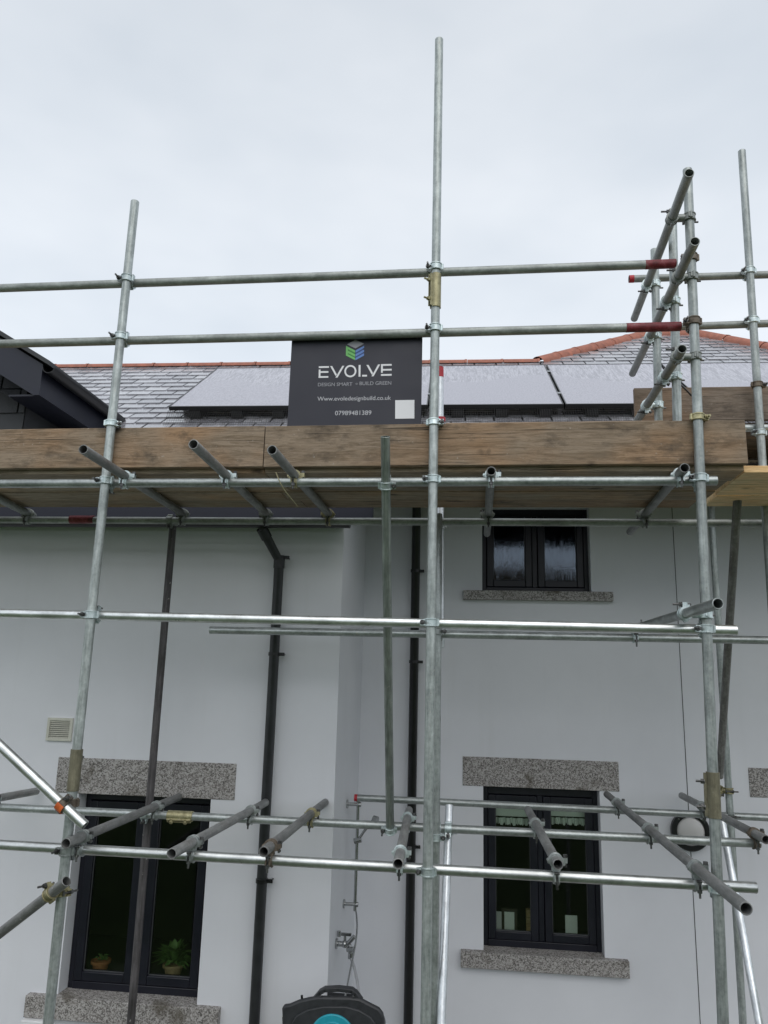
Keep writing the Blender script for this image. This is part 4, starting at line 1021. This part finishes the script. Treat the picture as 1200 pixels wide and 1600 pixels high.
# ------------------------------------------------------------------ things inside the windows
ysill = YL+.24
def pot(mb, c, r0, r1, h):
    k = 24; prof = [(r0, 0), (r1, h*.8), (r1+.012, h*.8), (r1+.012, h), (r1, h), (r1-.01, h*.9), (0.001, h*.9)]
    vv = [Vector((c[0]+r*math.cos(2*math.pi*i/k), c[1]+r*math.sin(2*math.pi*i/k), c[2]+hh)) for r, hh in prof for i in range(k)]
    mb.add(vv, [(a*k+i, a*k+(i+1) % k, (a+1)*k+(i+1) % k, (a+1)*k+i) for a in range(len(prof)-1) for i in range(k)])
zsl = z(-2.0)
def plant(name, label, px, mat, leafn, hgt, rr, seed):
    random.seed(seed); c = PY(px, 1500, ysill); c.z = zsl
    o = thing(name, label, 'houseplant', tuple(c)); mb = MB(); pot(mb, c, rr*.75, rr, rr*1.5); mb.build('pot', mat, o)
    lf = MB()
    for i in range(leafn):
        az = random.random()*6.28; tl = R(random.uniform(15, 80)); L = random.uniform(.5, 1)*hgt; wd = L*.22
        b0 = c+Vector((0, 0, rr*1.45)); d = Vector((math.cos(az)*math.sin(tl), math.sin(az)*math.sin(tl)*.6, math.cos(tl))); s_ = d.cross(Vector((0, 0, 1))).normalized()
        pts = [b0, b0+d*L*.5+s_*wd*.6+Vector((0, 0, .01)), b0+d*L-Vector((0, 0, L*.25)), b0+d*L*.5-s_*wd*.6+Vector((0, 0, .01)), b0+d*L*.55]
        lf.add(pts, [(0, 1, 4), (1, 2, 4), (2, 3, 4), (3, 0, 4)])
    lf.build('leaves', M_leaf, o, smooth=False, recalc=False)
plant('potted_plant', 'leafy plant in a wicker pot inside the right pane of the left window', 272, M_wicker, 90, .22, .062, 3)
plant('potted_plant', 'small plant in an orange pot low inside the left pane of the left window', 158, M_orangepot, 22, .08, .055, 5)
random.seed(11)
isl = MB(); isl.box((LW['x0']-.05, YL+.2, zsl-.03), (LW['x1']+.05, YL+.45, zsl)); isl.build('inner_sill', M_in, house)
isl = MB(); isl.box((RWs[0]['x0']-.05, YR+.2, z(-1.99)), (RWs[0]['x1']+.05, YR+.45, z(-1.96))); isl.build('inner_sill', M_in, house)
isl = MB(); isl.box((RWs[1]['x0']-.05, YR+.2, z(.80)), (RWs[1]['x1']+.05, YR+.45, z(.83))); isl.build('inner_sill', M_in, house)
def card(name, label, cat, a, b, y, mat, tilt=.05, frame=None, th=.008):
    p, q = PY(a[0], a[1], y), PY(b[0], b[1], y)
    if frame:
        o = thing(name, label, cat, (p.x, y, q.z))
        mb = MB(); mb.box((p.x, y, q.z), (q.x, y+.008, p.z)); mb.build('picture', mat, o)
        mb = MB(); fw = .022
        mb.box((p.x-fw, y-.006, q.z-fw), (p.x, y+.014, p.z+fw)); mb.box((q.x, y-.006, q.z-fw), (q.x+fw, y+.014, p.z+fw)); mb.box((p.x, y-.006, p.z), (q.x, y+.014, p.z+fw)); mb.box((p.x, y-.006, q.z-fw), (q.x, y+.014, q.z)); mb.build('frame', frame, o)
    else:
        mb = MB(); mb.prism([(p.x, y, q.z), (q.x, y, q.z), (q.x, y+.0, p.z), (p.x, y+.0, p.z)], (0, th, 0)); o = tag(mb.build(name, mat), label, cat)
    return o
ys_ = YR+.30
card('picture_frame', 'dark framed white picture inside the left pane of the lower right window', 'picture frame', (788, 1424), (804, 1470), ys_, M_card, frame=M_wood_in)
card('white_card', 'plain white card inside the right pane of the lower right window', 'card', (883, 1430), (903, 1480), ys_, M_card)
card('greeting_card', 'narrow pale card at the far left of the lower right window', 'card', (773, 1424), (784, 1470), ys_, M_white_p)
card('wooden_block', 'thin brown wooden block beside the mullion of the lower right window', 'ornament', (822, 1421), (830, 1470), ys_, M_new, th=.04)
# short curtains
for k_, (xa, xb) in enumerate(((772, 832), (860, 916))):
    for nm, lb, y0p, y1p, amp in (('roller_blind', 'pale rolled blind at the top of the %s pane of the lower right window', 1256, 1277, .0), ('net_curtain', 'short frilled net curtain in the %s pane of the lower right window', 1277, 1292, .012)):
        a, b = PY(xa, y0p, YR+.20), PY(xb, y1p, YR+.20); n = 40; mb = MB()
        dy = .0 if amp == 0 else .01
        for i in range(n+1):
            s_ = i/n; xx = a.x+(b.x-a.x)*s_; o_ = amp*(math.sin(i*.75+k_)+.6*math.sin(i*1.7+2))
            mb.v += [Vector((xx, YR+.20+o_+dy, a.z)), Vector((xx, YR+.20+o_*1.4+dy, b.z+abs(o_)*1.2))]
        mb.f = [(2*i, 2*i+2, 2*i+3, 2*i+1) for i in range(n)]
        tag(mb.build(nm, M_card, None, recalc=False), lb % ('left', 'right')[k_], ('blind', 'curtain')[amp > 0])
# upper window ornaments
yo = YR+.30
a = PY(868, 888, yo); b = PY(902, 907, yo)
ln = thing('white_house_frame', 'small white house-shaped frame inside the right pane of the upper window', 'lantern', ((a.x+b.x)/2, yo, b.z))  # white frame added to give the pale house-like shape in the glass
mb = MB(); mb.prism([(a.x-.02, yo, a.z), (b.x+.02, yo, a.z), ((a.x+b.x)/2, yo+.07, a.z+.035)], (0, .001, 0)); mb.box((a.x-.02, yo-.01, a.z-.01), (b.x+.02, yo+.14, a.z+.004)); mb.build('house_frame_roof', M_white_p, ln)
mb = MB(); n = 5
for i in range(n):
    xx = a.x+(b.x-a.x-.014)*i/(n-1); mb.box((xx, yo, b.z-.02), (xx+.014, yo+.014, a.z-.01))
mb.box((a.x, yo, b.z-.03), (b.x, yo+.12, b.z-.02)); mb.build('posts', M_white_p, ln)
for i, (px, lb) in enumerate(((776, 'beige pointed ornament at the left corner of the upper window'), (804, 'beige pointed ornament beside the mullion of the upper window'))):
    c = PY(px, 904, yo); mb = MB(); mb.cyl((c.x, yo, c.z-.02), (c.x, yo, c.z+.030), .055, 4, True, .004)
    tag(mb.build('pointed_ornament', M_wicker, smooth=False), lb, 'ornament')

# ------------------------------------------------------------------ trees behind the camera, seen only in the glass and the shiny tubes
random.seed(4); hd = MB()
for i in range(2600):
    x = random.uniform(-34, 34); y = -22+random.uniform(-2, 2); hmax = 3.0+1.2*math.sin(x*.35)+.8*math.sin(x*.9+1)
    zz = 1.2+random.random()*hmax; c = Vector((x, y, zz)); s_ = random.uniform(.25, .6)
    n_ = Vector((random.uniform(-1, 1), random.uniform(-1, 1), random.uniform(-1, 1))).normalized(); a = n_.orthogonal().normalized()*s_; b = n_.cross(a)
    hd.add([c+a, c+b, c-a, c-b], [(0, 1, 2, 3)])
tag(hd.build('hedge', M_hedge, smooth=False, recalc=False), 'dark green hedge bank across the garden, reflected in the panes', 'hedge', kind='stuff')
